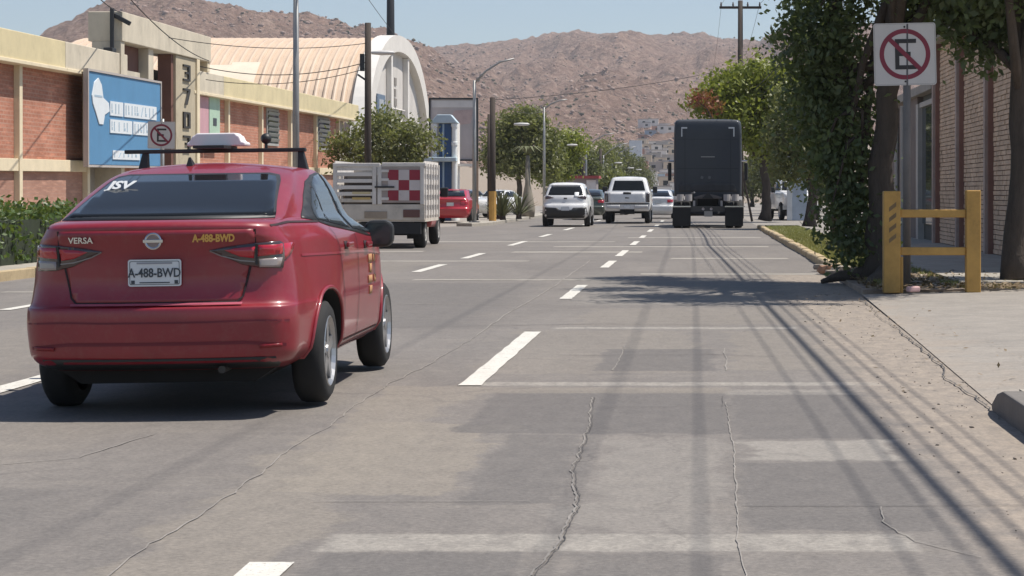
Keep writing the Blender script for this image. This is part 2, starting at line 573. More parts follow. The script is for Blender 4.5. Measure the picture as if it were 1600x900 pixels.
def ribbon_flat(name, pts, w, z, mat, jag=.02, parent=road, seed=0, step=.1):
    rr = random.Random(seed * 31 + 3)
    line = []
    for a, b in zip(pts[:-1], pts[1:]):
        n = max(1, int(math.dist(a, b) / step))
        for i in range(n):
            line.append((a[0] + (b[0] - a[0]) * i / n, a[1] + (b[1] - a[1]) * i / n))
    line.append(pts[-1])
    vs_, fs_ = [], []
    off = slow = 0
    wv = .5
    for i, p in enumerate(line):
        q = line[min(i + 1, len(line) - 1)]; o_ = line[max(i - 1, 0)]
        tx, ty = q[0] - o_[0], q[1] - o_[1]
        L = math.hypot(tx, ty) or 1
        nx, ny = -ty / L, tx / L
        slow = slow * .93 + rr.uniform(-jag, jag) * .45; off = slow + rr.uniform(-jag, jag) * .22
        wv = wv * .8 + rr.uniform(0, 1) * .2; ww = w * (.25 + 1.3 * abs(wv - .35)) / 2
        vs_ += [(p[0] + nx * (off - ww), p[1] + ny * (off - ww), z), (p[0] + nx * (off + ww), p[1] + ny * (off + ww), z)]
        if i: fs_.append((2 * i - 2, 2 * i - 1, 2 * i + 1, 2 * i))
    o = sheet(name, vs_, fs_, mat, parent)
    for p_ in o.data.polygons:
        if p_.normal.z < 0: p_.flip()
    return o

Z1, Z2, Z3, Z4 = .002, .003, .003, .0045
# trenches farther on
k = 20
for (x0, x1, yy, dd, mt) in (
                             (-.9, 1.9, 33.2, .5, pale_strip), (-4.2, -1.0, 31.0, .35, pale_strip), (-.5, 1.8, 41, .7, pale_strip), (-4.0, -1.2, 45.5, .9, pale_strip),
                             (-8.5, -5.2, 34, .5, pale_strip), (-3.4, 1.7, 50, .8, pale_strip), (-6.5, -3.2, 39.5, .5, pale_strip), (-2, 1.8, 60, .9, pale_strip),
                             (-9.0, -4.8, 27.2, .3, pale_strip), (-7.5, -2.2, 55, .9, pale_strip), (-9.5, -6, 46, .8, pale_strip)):
    k += 1
    ragged('trench_strip', x0, x1, yy - dd / 2, yy + dd / 2, Z3, mt, .035, seed=k, step=.1)
ribbon_flat('crack', [(-.60, 6.6), (-.52, 7.6), (-.50, 8.6), (-.58, 9.8), (-.60, 11.6), (-.66, 13.2)], .016, Z4, crack_fill, .012, seed=1, step=.035)
ribbon_flat('crack', [(-.585, 6.6), (-.505, 7.6), (-.485, 8.6), (-.565, 9.8), (-.585, 11.6), (-.645, 13.2)], .007, Z4 + .0015, crack_dark, .012, seed=1, step=.035)
ribbon_flat('crack', [(-.62, 15.2), (-.60, 17.6)], .022, Z4, crack_fill, .016, seed=2)
ribbon_flat('crack', [(.16, 6.5), (.165, 8.2), (.17, 10), (.18, 12.9)], .016, Z4, crack_fill, .012, seed=3, step=.07)
ribbon_flat('crack', [(.20, 15.2), (.22, 17.4)], .018, Z4, crack_fill, .012, seed=4)
ribbon_flat('crack', [(.18, 8.62), (1.9, 8.66)], .012, Z4, crack_dark, .006, seed=5)
ribbon_flat('crack', [(-1.6, 8.75), (-.7, 8.76)], .016, Z4, crack_fill, .004, seed=6)
ribbon_flat('crack', [(.75, 8.6), (.72, 8.15), (.80, 7.75), (.98, 7.4)], .016, Z4, crack_fill, .02, seed=7, step=.06)
ribbon_flat('crack', [(-2.02, 5.5), (-1.98, 8), (-2.0, 11), (-2.05, 14), (-2.0, 19)], .014, Z4, crack_fill, .025, seed=8)
ribbon_flat('crack', [(-3.9, 9.4), (-3.0, 10.2), (-2.9, 11.2)], .018, Z4, crack_fill, .02, seed=9)
ribbon_flat('crack', [(-5.0, 12), (-4.6, 13), (-4.5, 14.4)], .03, Z4, crack_fill, .03, seed=10)
ribbon_flat('crack', [(-1.1, 16.6), (.1, 16.7), (.6, 16.5)], .02, Z4, crack_dark, .008, seed=11)
ribbon_flat('crack', [(-.6, 12.6), (.15, 12.62), (.16, 13.3)], .010, Z4, crack_dark, .01, seed=12)
ribbon_flat('crack', [(-3.2, 20), (-.9, 20.6), (.2, 20.4)], .03, Z4, crack_dark, .01, seed=13)
ribbon_flat('crack', [(-2.0, 19), (-2.02, 24), (-2.0, 30), (-2.05, 40)], .04, Z4, crack_fill, .02, seed=14, step=.3)
for q in range(14):
    y_ = 22 + q * 3.1 + random.uniform(-1, 1)
    x_ = random.uniform(-7, -1)
    ribbon_flat('crack', [(x_, y_), (x_ + random.uniform(1.2, 4), y_ + random.uniform(-.5, .5))], .05 + q * .005, Z4, random.choice((crack_fill, crack_dark, crack_fill)), .02, seed=30 + q, step=.2)
# lane dashes
def dash(x, y0, y1, w=.15, seed=0, dx=0):
    rr = random.Random(seed)
    pts_l, pts_r = [], []
    n = 16
    for i in range(n + 1):
        t = i / n
        y = y0 + (y1 - y0) * t
        pts_l.append((x - w / 2 + dx * t + rr.uniform(-.006, .006), y, .006))
        pts_r.append((x + w / 2 + dx * t + rr.uniform(-.006, .006), y, .006))
    vs_ = pts_l + pts_r
    fs_ = [(i, n + 1 + i, n + 2 + i, i + 1) for i in range(n)]
    sheet('lane_dash', vs_, fs_, marking, road)
for i, (a, b) in enumerate(((2.9, 7.3), (14.0, 19.4), (25.4, 29.2), (36.0, 39.6), (42.5, 46.8), (51.5, 55.5), (59.5, 63), (69, 73.5), (79.5, 84), (92, 97))):
    dash(-1.48 if i == 0 else -1.52 if i == 1 else -1.60, a, b, .15, i)
for i, (a, b) in enumerate(((12.0, 17), (23, 27.5), (34.0, 37.6), (41.0, 44.5), (51, 55.5), (61.0, 65), (72, 77), (84, 88), (95, 100))):
    dash(-4.56, a, b, .16, 40 + i)
for i, (a, b) in enumerate(((9, 13), (17.5, 18.6), (23, 27), (35, 39))):
    dash(-7.6, a, b, .14, 80 + i)

# ---- right-hand side: kerbs, verge, driveway
walk = MB()
walk.box(3.45, 27.5, -.2, 6.0, 62, .125)
right_walk = walk.build('pavement', walk_conc); tag(right_walk, kind='structure')
drive = sheet('driveway', [(1.78, 12.5, .006), (9, 12.9, .16), (9, 27.6, .16), (2.05, 26.2, .02), (1.92, 19, .008)], [(0, 1, 2, 3, 4)], drive_conc)
tag(drive, kind='structure')
ribbon_flat('crack', [(1.72, 12.4), (1.80, 15), (1.84, 18), (1.88, 22), (1.95, 25)], .02, .012, crack_dark, .03, seed=72)
lawn = MB().box(2.31, 33.5, -.2, 3.45, 74, .10).build('verge_soil', dirt); tag(lawn, kind='structure')
corner = MB().box(2.08, 26.4, -.2, 3.45, 33.48, .07).build('verge_corner', dirt); tag(corner, kind='structure')
near_walk = MB().box(1.90, -20, -.2, 9, 12.4, .13).build('pavement', walk_conc); tag(near_walk, kind='structure')

kerb_yellow = M('worn_yellow_kerb', (.44, .34, .20), .85, .4, 2.5, .4)
kerb_grey = M('weathered_kerb', (.17, .155, .14), .9, .3, 3, .5)
kr = empty('kerb', (2.15, 34, 0)); tag(kr, 'broken tan kerb edging the grassy verge on the brick building side', 'kerb')
y_ = 33.8
i = 0
while y_ < 74:
    L = 1.95
    st = MB()
    h_ = .14 + random.uniform(-.012, .012)
    st.prism([(0, -.2), (.155, -.2), (.155, h_), (.03, h_), (0, h_ - .03)], 'y', .02, L)
    o = st.build('kerb_stone', kerb_yellow, kr, bevel=.012)
    o.location = (random.uniform(-.015, .015), y_ - 34, 0)
    o.rotation_euler = (random.uniform(-.004, .004), 0, random.uniform(-.008, .008))
    y_ += 2.0
    i += 1
kn = empty('kerb', (1.74, 0, 0)); tag(kn, 'grey concrete kerb with a rounded end at the near edge of the driveway', 'kerb')
for j in range(7):
    st = MB()
    L = 2.0 if j else 1.9
    if j == 0:
        st.prism([(10.42, -.1), (12.0, -.1), (12.42, .0), (12.44, .04), (12.22, .12), (12.0, .155), (10.42, .155)], 'x', 0, .155)
    else:
        st.box(0, 12.4 - 2 * (j + 1) + .02, -.1, .155, 12.4 - 2 * j - .02, .15)
    st.build('kerb_stone', kerb_grey, kn, bevel=.012)
kl = empty('kerb', (-10.25, 8, 0)); tag(kl, 'yellowish concrete kerb in front of the green hedge', 'kerb')
for j in range(24):
    st = MB().box(0, 3 * j + .02, -.2, .16, 3 * j + 2.98, .14 + .006 * (j % 3))
    st.build('kerb_stone', kerb_yellow, kl, bevel=.012)
lw = MB().box(-15.8, 0, -.2, -10.26, 79.9, .12).build('pavement', walk_conc); tag(lw, kind='structure')
isl = MB().prism([(-9.25, 80.5), (-8.6, 80), (-8.15, 82), (-8.15, 215), (-9.25, 215)], 'z', -.2, .13).build('pavement_island', walk_conc, bevel=.02); tag(isl, kind='structure')
# ---- hills
F = 3280.0
far_px = np.array([-400, 0, 300, 560, 620, 660, 690, 730, 780, 820, 850, 880, 910, 940, 990, 1050, 1100, 1150, 1185, 1205, 1225, 1260, 1330, 1500, 1900], float)
far_py = np.array([120, 100, 95, 88, 84, 77, 74, 71, 67, 60, 53, 49, 52, 55, 56, 53, 56, 63, 66, 55, 46, 40, 38, 50, 90], float)
near_px = np.array([-400, 0, 60, 90, 130, 165, 200, 260, 320, 370, 430, 500, 560, 600, 640, 680, 720, 800, 900, 1000, 1100, 1900], float)
near_py = np.array([110, 78, 62, 47, 24, 5, -8, -10, 2, 12, 21, 31, 40, 48, 64, 84, 104, 150, 205, 285, 301, 301], float)
DF, D0F, DN, D0N = 2600.0, 850.0, 1500.0, 620.0
def hill_height(b, d):
    """ground height of the hills at bearing b (tangent units of the street grid) and depth d"""
    x, y = b * d, d
    px = b * F + 1090
    tf = np.clip((d - D0F) / (DF - D0F), 0, 1.4)
    zf = (301 - np.interp(px, far_px, far_py)) * DF / F
    sf = np.where(tf < 1, tf ** 1.12, 1 - (tf - 1) * 1.2)
    tn = np.clip((d - D0N) / (DN - D0N), 0, 2)
    zn = (301 - np.interp(px, near_px, near_py)) * DN / F
    sn = np.where(tn < 1, tn ** 1.15, np.maximum(0, 1 - (tn - 1) * 1.1))
    g = fbm(x / 170, y / 420, 6, 3, True) - .55
    g2 = fbm(x / 34, y / 60, 5, 9, True) - .55
    g3 = fbm(x / 9, y / 14, 4, 17) - .5
    hf = zf * sf + (g * 85 * np.sin(np.clip(tf, 0, 1) * PI) ** 1.0 + g2 * (16 + 6 * np.clip(tf, 0, 1)) * np.minimum(1, tf * 4) * (1 - .55 * np.clip((tf - .8) * 5, 0, 1)) + g3 * 8 * np.minimum(1, tf * 4))
    hn = zn * sn + (g * 22 * np.sin(np.clip(tn, 0, 1) * PI) + g2 * 14 * np.minimum(1, tn * 4) + g3 * 9 * np.minimum(1, tn * 4)) * (zn > 3)
    return np.maximum(np.maximum(hf, hn), -.2) + 1.2 * np.minimum(1, tf * 3)

def hill_mat():
    m, nt, b = nodes_of('rocky_hillside')
    p = pos(nt)
    n1 = noise(nt, p, .006, 6, .6)
    n2 = noise(nt, p, .05, 6, .7)
    n3 = noise(nt, p, .22, 6, .75)
    vo = N(nt, 'ShaderNodeTexVoronoi', feature='F1'); vo.inputs['Scale'].default_value = .16
    nt.links.new(p, vo.inputs['Vector'])
    c = mixcol(nt, ramp(nt, n1, .38, .62), (.225, .138, .104), (.305, .192, .146))
    c = mixcol(nt, ramp(nt, n2, .48, .66), c, (.40, .268, .205))
    c = mixcol(nt, ramp(nt, n2, .30, .45, (1, 1, 1), (0, 0, 0)), c, (.105, .073, .058))  # dark noise here and below paints crevice shade as well as scrub tone
    c = mixcol(nt, ramp(nt, n3, .52, .64), c, (.46, .33, .26))
    c = mixcol(nt, ramp(nt, n3, .34, .46, (.85, .85, .85), (0, 0, 0)), c, (.085, .066, .05))
    c = mixcol(nt, ramp(nt, vo.outputs['Distance'], .0, .22, (1, 1, 1), (0, 0, 0)), c, (.085, .075, .045))
    nt.links.new(c, b.inputs['Base Color'])
    b.inputs['Roughness'].default_value = .95
    b.inputs['Specular IOR Level'].default_value = .1
    bump(nt, b, noise(nt, p, .07, 8, .75), .9, 14.0)
    return m
nb, nd = 640, 190
bb = (np.linspace(-330, 1950, nb) - 1090) / F
dd_ = np.concatenate([np.linspace(560, 2700, nd - 12), np.linspace(2720, 3200, 12)])
B_, D_ = np.meshgrid(bb, dd_)
H_ = hill_height(B_, D_)
V_ = np.stack([B_ * D_, D_, H_], -1).reshape(-1, 3)
idx = np.arange(nb * nd).reshape(nd, nb)
Q_ = np.stack([idx[:-1, :-1], idx[:-1, 1:], idx[1:, 1:], idx[1:, :-1]], -1).reshape(-1, 4)

def np_mesh(name, V, Q, mat, parent=None, smooth=False, k=4):
    me = bpy.data.meshes.new(name)
    me.vertices.add(len(V)); me.vertices.foreach_set('co', np.ascontiguousarray(V, dtype=np.float32).ravel())
    me.loops.add(len(Q) * k); me.loops.foreach_set('vertex_index', np.ascontiguousarray(Q, dtype=np.int32).ravel())
    me.polygons.add(len(Q)); me.polygons.foreach_set('loop_start', np.arange(0, len(Q) * k, k, dtype=np.int32))
    if smooth: me.polygons.foreach_set('use_smooth', np.ones(len(Q), dtype=bool))
    me.update(calc_edges=True)
    return link_mesh(name, me, mat, parent)
hills = np_mesh('hills', V_, Q_, hill_mat(), smooth=True)
tag(hills, kind='structure')
# loose boulders and scrub over the slopes (uncountable)
def scatter_blobs(name, n, mat, smin, smax, flat, label, cat, seed, dlo, dhi):
    rg = np.random.default_rng(seed)
    b = (rg.uniform(-200, 1300, n) - 1090) / F
    d = rg.uniform(dlo, dhi, n)
    keep = fbm(b * d / 90, d / 90, 4, seed) > .5
    b, d = b[keep], d[keep]
    n = len(b)
    h = hill_height(b, d)
    ico = bmesh.new(); bmesh.ops.create_icosphere(ico, subdivisions=1, radius=1)
    iv = np.array([v.co[:] for v in ico.verts]); itri = np.array([[v.index for v in f.verts] for f in ico.faces]); ico.free()
    s = rg.uniform(0, 1, n) ** 3 * (smax - smin) + smin
    V = iv[None] * (1 + rg.uniform(-.35, .35, (n, len(iv), 1))) * s[:, None, None] * np.array([1, 1, flat])
    V = V + np.stack([b * d, d, h + s * .25], -1)[:, None]
    T = itri[None] + (np.arange(n) * len(iv))[:, None, None]
    o = np_mesh(name, V.reshape(-1, 3), T.reshape(-1, 3), mat, k=3)
    tag(o, label, cat, kind='stuff')
boulder_mat = M('pinkish_boulder_rock', (.32, .23, .19), .95, .45, .12, 0)
scrub_mat = M('dry_scrub', (.085, .075, .042), .95, .4, .3, 0)
scatter_blobs('hill_boulders', 20000, boulder_mat, .4, 2.0, .7, 'loose pinkish boulders strewn over the bare hillsides', 'boulders', 5, 760, 2600)
scatter_blobs('hill_scrub', 12000, scrub_mat, .4, 1.5, .7, 'dark scattered scrub bushes on the dry hillsides', 'scrub', 8, 740, 2600)

# ---- foliage helpers
def leaves(name, centres, spread, per, size, mat, parent=None, seed=0, flat=.8, droop=.0, aspect=.5, gauss=True):
    rg = np.random.default_rng(seed)
    C = np.repeat(np.asarray(centres, float), per, 0)
    n = len(C)
    P = C + rg.normal(0, 1, (n, 3)) * spread * np.array([1, 1, flat])
    P[:, 2] -= np.abs(rg.normal(0, 1, n)) * droop
    P = P[P[:, 2] > .06]
    n = len(P)
    a = rg.normal(0, 1, (n, 3)); a[:, 2] -= .35; a /= np.linalg.norm(a, axis=1)[:, None]
    b = np.cross(a, rg.normal(0, 1, (n, 3))); b /= np.linalg.norm(b, axis=1)[:, None]
    s = size * rg.uniform(.6, 1.35, n)[:, None]
    w = s * aspect
    V = np.stack([P - a * s * .5, P + b * w * .5, P + a * s * .5, P - b * w * .5], 1).reshape(-1, 3)
    Q = np.arange(n * 4).reshape(-1, 4)
    return np_mesh(name, V, Q, mat, parent)

def blob_centres(blobs, n, seed, shell=.55, zmin=.1):
    rg = np.random.default_rng(seed)
    vol = np.array([b[3] * b[4] * b[5] for b in blobs]) ** .8
    out = []
    for b, k in zip(blobs, (vol / vol.sum() * n).astype(int)):
        d = rg.normal(0, 1, (k, 3)); d /= np.linalg.norm(d, axis=1)[:, None]
        r = shell + (1 - shell) * rg.uniform(0, 1, k) ** .7
        r *= rg.uniform(.82, 1.12, k)
        q = np.array(b[:3]) + d * r[:, None] * np.array(b[3:6])
        out.append(q[q[:, 2] > zmin])
    return np.concatenate(out)

def tree(name, label, base, trunk_pts, trunk_r, blobs, nclump, per, leaf, spread, mat, seed, barkm=None, group=None, droop=0, cat='tree', limbs=None, shell=.5, aspect=.5):
    t = empty(name, base)
    tag(t, label, cat, group)
    bx_, by_, bz_ = base
    tr = MB()
    pts = [Vector(p) for p in trunk_pts]
    dense = []
    rr = random.Random(seed)
    for a, b in zip(pts[:-1], pts[1:]):
        for i in range(4):
            q = a.lerp(b, i / 4)
            dense.append((q.x + rr.uniform(-.04, .04) * (len(dense) > 0), q.y + rr.uniform(-.04, .04), q.z))
    dense.append(tuple(pts[-1]))
    k = len(dense)
    tr.tube(dense, [trunk_r * (1.35 if i == 0 else 1 - .55 * i / (k - 1)) for i in range(k)], 10)
    trunk = tr.build('trunk', barkm or bark, t, smooth=True)
    lm = MB()
    for b in blobs:
        i0 = rr.randint(k // 2, k - 1)
        a = Vector(dense[i0]); c = Vector(b[:3])
        mid = a.lerp(c, .5) + Vector((rr.uniform(-.2, .2), rr.uniform(-.2, .2), .15))
        lm.tube([a, a.lerp(mid, .5) + Vector((0, 0, .05)), mid, mid.lerp(c, .5), c], [trunk_r * .42, trunk_r * .36, trunk_r * .28, trunk_r * .2, trunk_r * .1], 6)
        for q in range(3):
            e = c + Vector((rr.uniform(-1, 1) * b[3], rr.uniform(-1, 1) * b[4], rr.uniform(-.6, .8) * b[5])) * .8
            lm.tube([mid.lerp(c, .4), mid.lerp(e, .6) + Vector((0, 0, .1)), e], [trunk_r * .2, trunk_r * .13, trunk_r * .05], 5)
    lm.build('limbs', barkm or bark, t, smooth=True)
    cr = leaves('crown', blob_centres(blobs, nclump, seed, shell), spread, per, leaf, mat, t, seed, droop=droop, aspect=aspect)
    return t

leaf_dark = leaf_mat('ficus_leaves', (.045, .07, .034), (.13, .165, .078), (.13, .175, .07), .4)
leaf_yel = leaf_mat('sunlit_yellow_green_leaves', (.13, .165, .022), (.27, .29, .055), (.20, .24, .04), .45)
leaf_mid = leaf_mat('olive_green_leaves', (.10, .115, .042), (.23, .235, .10), (.18, .19, .078), .4)
leaf_far = leaf_mat('dusty_green_leaves', (.07, .08, .034), (.14, .145, .066), (.115, .125, .056), .3)
leaf_hedge = leaf_mat('hedge_leaves', (.035, .065, .016), (.085, .14, .03), (.07, .12, .03), .3)
leaf_red = leaf_mat('bougainvillea_bracts', (.22, .035, .03), (.30, .08, .05), (.16, .10, .03), .3)
grass_m = leaf_mat('dry_lawn_blades', (.14, .17, .04), (.28, .27, .09), (.22, .22, .065), .3)

# near ficus hung with foliage
tree('ficus_tree', 'dark dense ficus with hanging foliage behind the yellow barrier', (2.52, 29.2, .05),
     [(0, 0, 0), (.03, 0, 1.3), (.12, -.05, 2.6), (.28, -.1, 4.0), (.3, -.2, 5.2)], .21,
     [(-.7, .6, 3.6, .72, .95, .85), (-.45, .5, 2.1, .6, .8, 1.15), (-.25, .3, .95, .5, .6, .85), (-.8, .8, 2.7, .5, .7, 1.0), (-.5, .4, 1.5, .42, .5, .8), (-.62, .9, 4.6, .75, 1.1, .65), (.3, -.6, 4.7, 1.0, 1.2, .6), (1.3, -.2, 4.3, .8, 1.0, .5),
      (-.4, -2.6, 5.6, .8, .9, .45), (.6, -3.4, 6.0, 1.0, .8, .5), (.2, 1.4, 5.8, 1.1, 1.5, .6), (1.6, -1.5, 5.7, .9, 1.1, .6), (-.9, 2.6, 5.2, .8, 1.1, .7), (1.9, -.9, 3.9, .5, .5, .5), (-1.0, -.9, 5.4, .6, .7, .4), (-.3, -3.9, 5.5, 1.2, .5, .25), (.9, -4.6, 5.8, 1.2, .4, .25), (1.9, -3.4, 5.6, .8, .7, .3), (.8, .6, 4.2, .5, .6, .6), (.35, .5, 3.9, .35, .5, .5)],
     1600, 32, .105, .15, leaf_dark, 21, droop=.2, shell=.25, aspect=.5)
tree('ficus_tree', 'ficus with a bare straight trunk beside the driveway in front of the brick wall', (4.3, 28.2, .1),
     [(0, 0, 0), (.02, 0, 1.4), (.0, -.05, 2.8), (-.02, -.1, 4.4)], .19,
     [(-.35, .1, 4.05, .9, 1.0, .5), (.4, -.5, 4.7, 1.1, 1.3, .7), (-.4, -1.6, 5.0, .9, 1.2, .6), (-.75, .4, 3.55, .34, .4, .35), (.9, .6, 4.3, .9, .9, .6), (-.5, .3, 3.35, .36, .36, .42), (-.05, .2, 3.45, .32, .3, .5), (.35, .3, 3.7, .4, .4, .4)],
     640, 26, .13, .16, leaf_dark, 22, droop=.08, shell=.3, aspect=.55)
tree('shade_tree', 'leafy green tree with twisted trunk on the verge beside the dark lorry', (3.95, 74, .1),
     [(0, 0, 0), (.15, 0, 1.0), (-.1, .1, 2.0), (.1, 0, 3.0)], .22,
     [(-.5, 0, 3.3, 1.1, 1.5, .95), (.4, .3, 4.2, 1.3, 1.5, .9), (-.7, -.3, 2.2, .8, 1.0, .8), (.6, -.4, 2.6, 1.0, 1.0, .9), (-.2, 0, 4.4, 1.0, 1.2, .8)],
     560, 24, .17, .22, leaf_mid, 24, shell=.35)
tree('shade_tree', 'sunlit yellow-green tree rising behind the dark lorry', (2.95, 92, .1),
     [(0, 0, 0), (.1, 0, 1.4), (-.15, .1, 2.8), (0, 0, 4.0)], .24,
     [(-1.7, 0, 5.6, 1.25, 1.4, .95), (-.4, .2, 6.2, 1.35, 1.5, .9), (.9, 0, 5.6, 1.4, 1.6, 1.2), (-2.6, .2, 5.0, .8, 1.0, .6), (-.9, -.4, 4.6, 1.4, 1.5, .9), (1.4, .2, 4.2, 1.3, 1.5, 1.1), (.2, -.3, 3.4, 1.2, 1.3, .8), (1.9, .4, 6.4, .9, 1.0, .6)],
     640, 20, .24, .3, leaf_yel, 25, shell=.4)
bo = empty('bougainvillea', (.15, 90, .35)); tag(bo, 'reddish bougainvillea sprays in front of the yellow-green tree', 'plant')
MB().tube([(2.2, .5, -.3), (1.8, .4, 1.8), (.9, .2, 3.4), (.2, 0, 4.6), (-.4, 0, 5.0)], [.06, .05, .045, .03, .015], 6).build('stem', bark, bo)
leaves('bracts', blob_centres([(-.1, 0, 5.0, .55, .5, .28), (.5, .1, 4.6, .4, .4, .25)], 34, 4), .16, 12, .2, leaf_red, bo, 4)['kind'] = 'stuff'
tree('shade_tree', 'pale green tree beyond the yellow-green one behind the utility pole', (5.2, 118, 0), [(0, 0, 0), (0, 0, 2), (.1, 0, 3.6)], .25,
     [(-1.2, 0, 4.6, 1.8, 2, 1.5), (.8, 0, 5.2, 2.0, 2, 1.6), (0, 0, 3.2, 2.2, 2, 1.2)], 330, 20, .3, .36, leaf_far, 26)
# left side
tree('olive_tree', 'round olive-green tree above the stake truck in front of the vaulted hall', (-13.4, 88, .1), [(0, 0, 0), (.1, 0, 1.2), (0, 0, 2.2)], .18,
     [(-.8, 0, 3.3, 1.2, 1.3, .95), (.7, 0, 3.5, 1.15, 1.3, 1.0), (1.7, -.2, 3.3, .8, 1.0, 1.1), (-1.6, .2, 2.7, .7, .9, .7), (0, -.4, 2.4, 1.5, 1.2, .7), (.2, .2, 4.2, .9, 1.0, .6), (1.3, -.2, 2.3, .9, .9, .7)],
     360, 20, .2, .21, leaf_mid, 27, shell=.35)
tree('street_tree', 'tall green street tree behind the wooden pole with a yellow foot', (-10.6, 124, 0), [(0, 0, 0), (.1, 0, 1.6), (0, .1, 3.0)], .22,
     [(-.6, 0, 4.8, 1.3, 1.4, 1.2), (.5, 0, 5.4, 1.3, 1.4, 1.0), (1.3, 0, 4.2, 1.2, 1.3, 1.2), (-1.2, 0, 3.4, 1.1, 1.2, 1.0), (.2, -.2, 3.0, 1.5, 1.4, .9), (1.9, 0, 2.8, .9, 1.0, .9)],
     560, 20, .24, .3, leaf_mid, 28, shell=.4)
tree('street_tree', 'smaller green street tree standing beside the lamp post past the parked cars', (-8.9, 132, 0), [(0, 0, 0), (.05, 0, 1.5), (0, 0, 2.8)], .2,
     [(.3, 0, 3.4, 1.0, 1.2, 1.1), (.9, 0, 4.3, 1.0, 1.1, .9), (-.2, 0, 2.6, 1.1, 1.1, .8)], 330, 20, .24, .3, leaf_yel, 29, shell=.4)
for i, (px_, d, hh, w_, mt) in enumerate(((905, 178, 5.2, 2.4, leaf_far), (935, 205, 6.6, 3.2, leaf_mid), (880, 205, 5.6, 3.0, leaf_far), (968, 250, 7.2, 3.4, leaf_far), (990, 300, 6.6, 3.2, leaf_far), (958, 165, 2.9, 1.6, leaf_mid), (1002, 380, 6.0, 3.5, leaf_far))):
    x_ = (px_ - 1090) * d / F
    tree('street_tree', ['dusty green tree beyond the red-roofed kiosk', 'broad dusty tree behind the first curved lamp arm', 'dusty tree between the two street lamps', 'tall grey-green tree behind the farthest lamp arms', 'far grey-green tree at the bend below the hillside houses', 'low bushy tree at the end of the pavement island', 'small far tree under the hillside houses'][i],
         (x_, d, 0), [(0, 0, 0), (0, 0, hh * .3), (0, 0, hh * .5)], .22,
         [(-w_ * .3, 0, hh * .68, w_ * .55, w_ * .5, hh * .24), (w_ * .35, 0, hh * .6, w_ * .5, w_ * .5, hh * .25), (0, 0, hh * .8, w_ * .5, w_ * .5, hh * .2), (0, 0, hh * .4, w_ * .7, w_ * .6, hh * .2)],
         240, 18, .3, .36, mt, 40 + i, shell=.4)
for i, (px_, d, hh) in enumerate(((1215, 150, 4.5), (1245, 130, 5.0), (1175, 190, 5.0), (1150, 250, 6))):
    x_ = (px_ - 1090) * d / F
    tree('yard_tree', ['shaded yard tree behind the parked white pickup', 'shaded yard tree next to the blue-white post', 'far yard tree behind the lorry cab', 'farthest yard tree on the lorry side of the street'][i], (x_, d, 0), [(0, 0, 0), (0, 0, hh * .4)], .2,
         [(0, 0, hh * .6, 2.2, 2, hh * .32), (.8, 0, hh * .4, 2, 2, hh * .3)], 260, 18, .3, .36, leaf_far, 60 + i)

# hedge
hd = empty('hedge', (-11.6, 30, .12)); tag(hd, 'clipped green hedge in front of the brick building', 'hedge')
rg = np.random.default_rng(3)
hc = np.stack([rg.uniform(-.62, .62, 2600), rg.uniform(-14, 20, 2600), rg.uniform(.05, .92, 2600)], 1)
hc = hc[(np.abs(hc[:, 0]) > .4) | (hc[:, 2] > .7)]
hc[:, 2] *= .92 + .14 * vnoise(hc[:, 1] * .9, hc[:, 0], 4)
leaves('foliage', hc, .09, 14, .10, leaf_hedge, hd, 31, aspect=.6)
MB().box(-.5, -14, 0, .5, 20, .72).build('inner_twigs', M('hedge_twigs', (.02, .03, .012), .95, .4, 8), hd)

# verge grass, litter of leaves
def grass(name, x0, x1, y0, y1, n, z, h, label, seed):
    rg = np.random.default_rng(seed)
    P = np.stack([rg.uniform(x0, x1, n), rg.uniform(y0, y1, n)], 1)
    P = P[fbm(P[:, 0] * 1.3, P[:, 1] * .8, 3, seed) > .40]
    n = len(P)
    a = rg.uniform(0, 2 * PI, n); w = rg.uniform(.006, .014, n)
    hh = rg.uniform(.4, 1, n) * h
    lean = rg.normal(0, .5, (n, 2)) * hh[:, None]
    z0 = np.full(n, z)
    V = np.stack([np.stack([P[:, 0] - np.cos(a) * w, P[:, 1] - np.sin(a) * w, z0], 1),
                  np.stack([P[:, 0] + np.cos(a) * w, P[:, 1] + np.sin(a) * w, z0], 1),
                  np.stack([P[:, 0] + lean[:, 0], P[:, 1] + lean[:, 1], z0 + hh], 1)], 1).reshape(-1, 3)
    o = np_mesh(name, V, np.arange(n * 3).reshape(-1, 3), grass_m, k=3)
    tag(o, label, 'grass', kind='stuff')
grass('verge_grass', 2.33, 3.5, 33.6, 73.5, 60000, .10, .075, 'short sunlit grass growing on the verge behind the tan kerb', 6)
grass('ground_weeds', 2.3, 3.4, 27, 33.4, 5000, .07, .10, 'thin weeds growing round the foot of the ficus', 7)
def litter(name, x0, x1, y0, y1, n, z, size, mat, label, seed):
    rg = np.random.default_rng(seed)
    P = np.stack([rg.uniform(x0, x1, n), rg.uniform(y0, y1, n), np.full(n, z) + rg.uniform(.004, .03, n)], 1)
    a = rg.normal(0, 1, (n, 3)); a[:, 2] *= .25; a /= np.linalg.norm(a, axis=1)[:, None]
    b = np.cross(a, np.array([0, 0, 1.0]) + rg.normal(0, .25, (n, 3))); b /= np.linalg.norm(b, axis=1)[:, None]
    s = size * rg.uniform(.4, 1.4, n)[:, None]
    V = np.stack([P - a * s, P + b * s * .5, P + a * s, P - b * s * .5], 1).reshape(-1, 3)
    o = np_mesh(name, V, np.arange(n * 4).reshape(-1, 4), mat)
    tag(o, label, 'litter', kind='stuff')
dry_leaf = leaf_mat('dry_fallen_leaves', (.10, .065, .035), (.24, .17, .10), (.30, .24, .16), .1)
litter('fallen_leaves', 2.15, 4.3, 26.2, 31.5, 2600, .09, .055, dry_leaf, 'dry fallen leaves heaped round the barrier posts', 12)
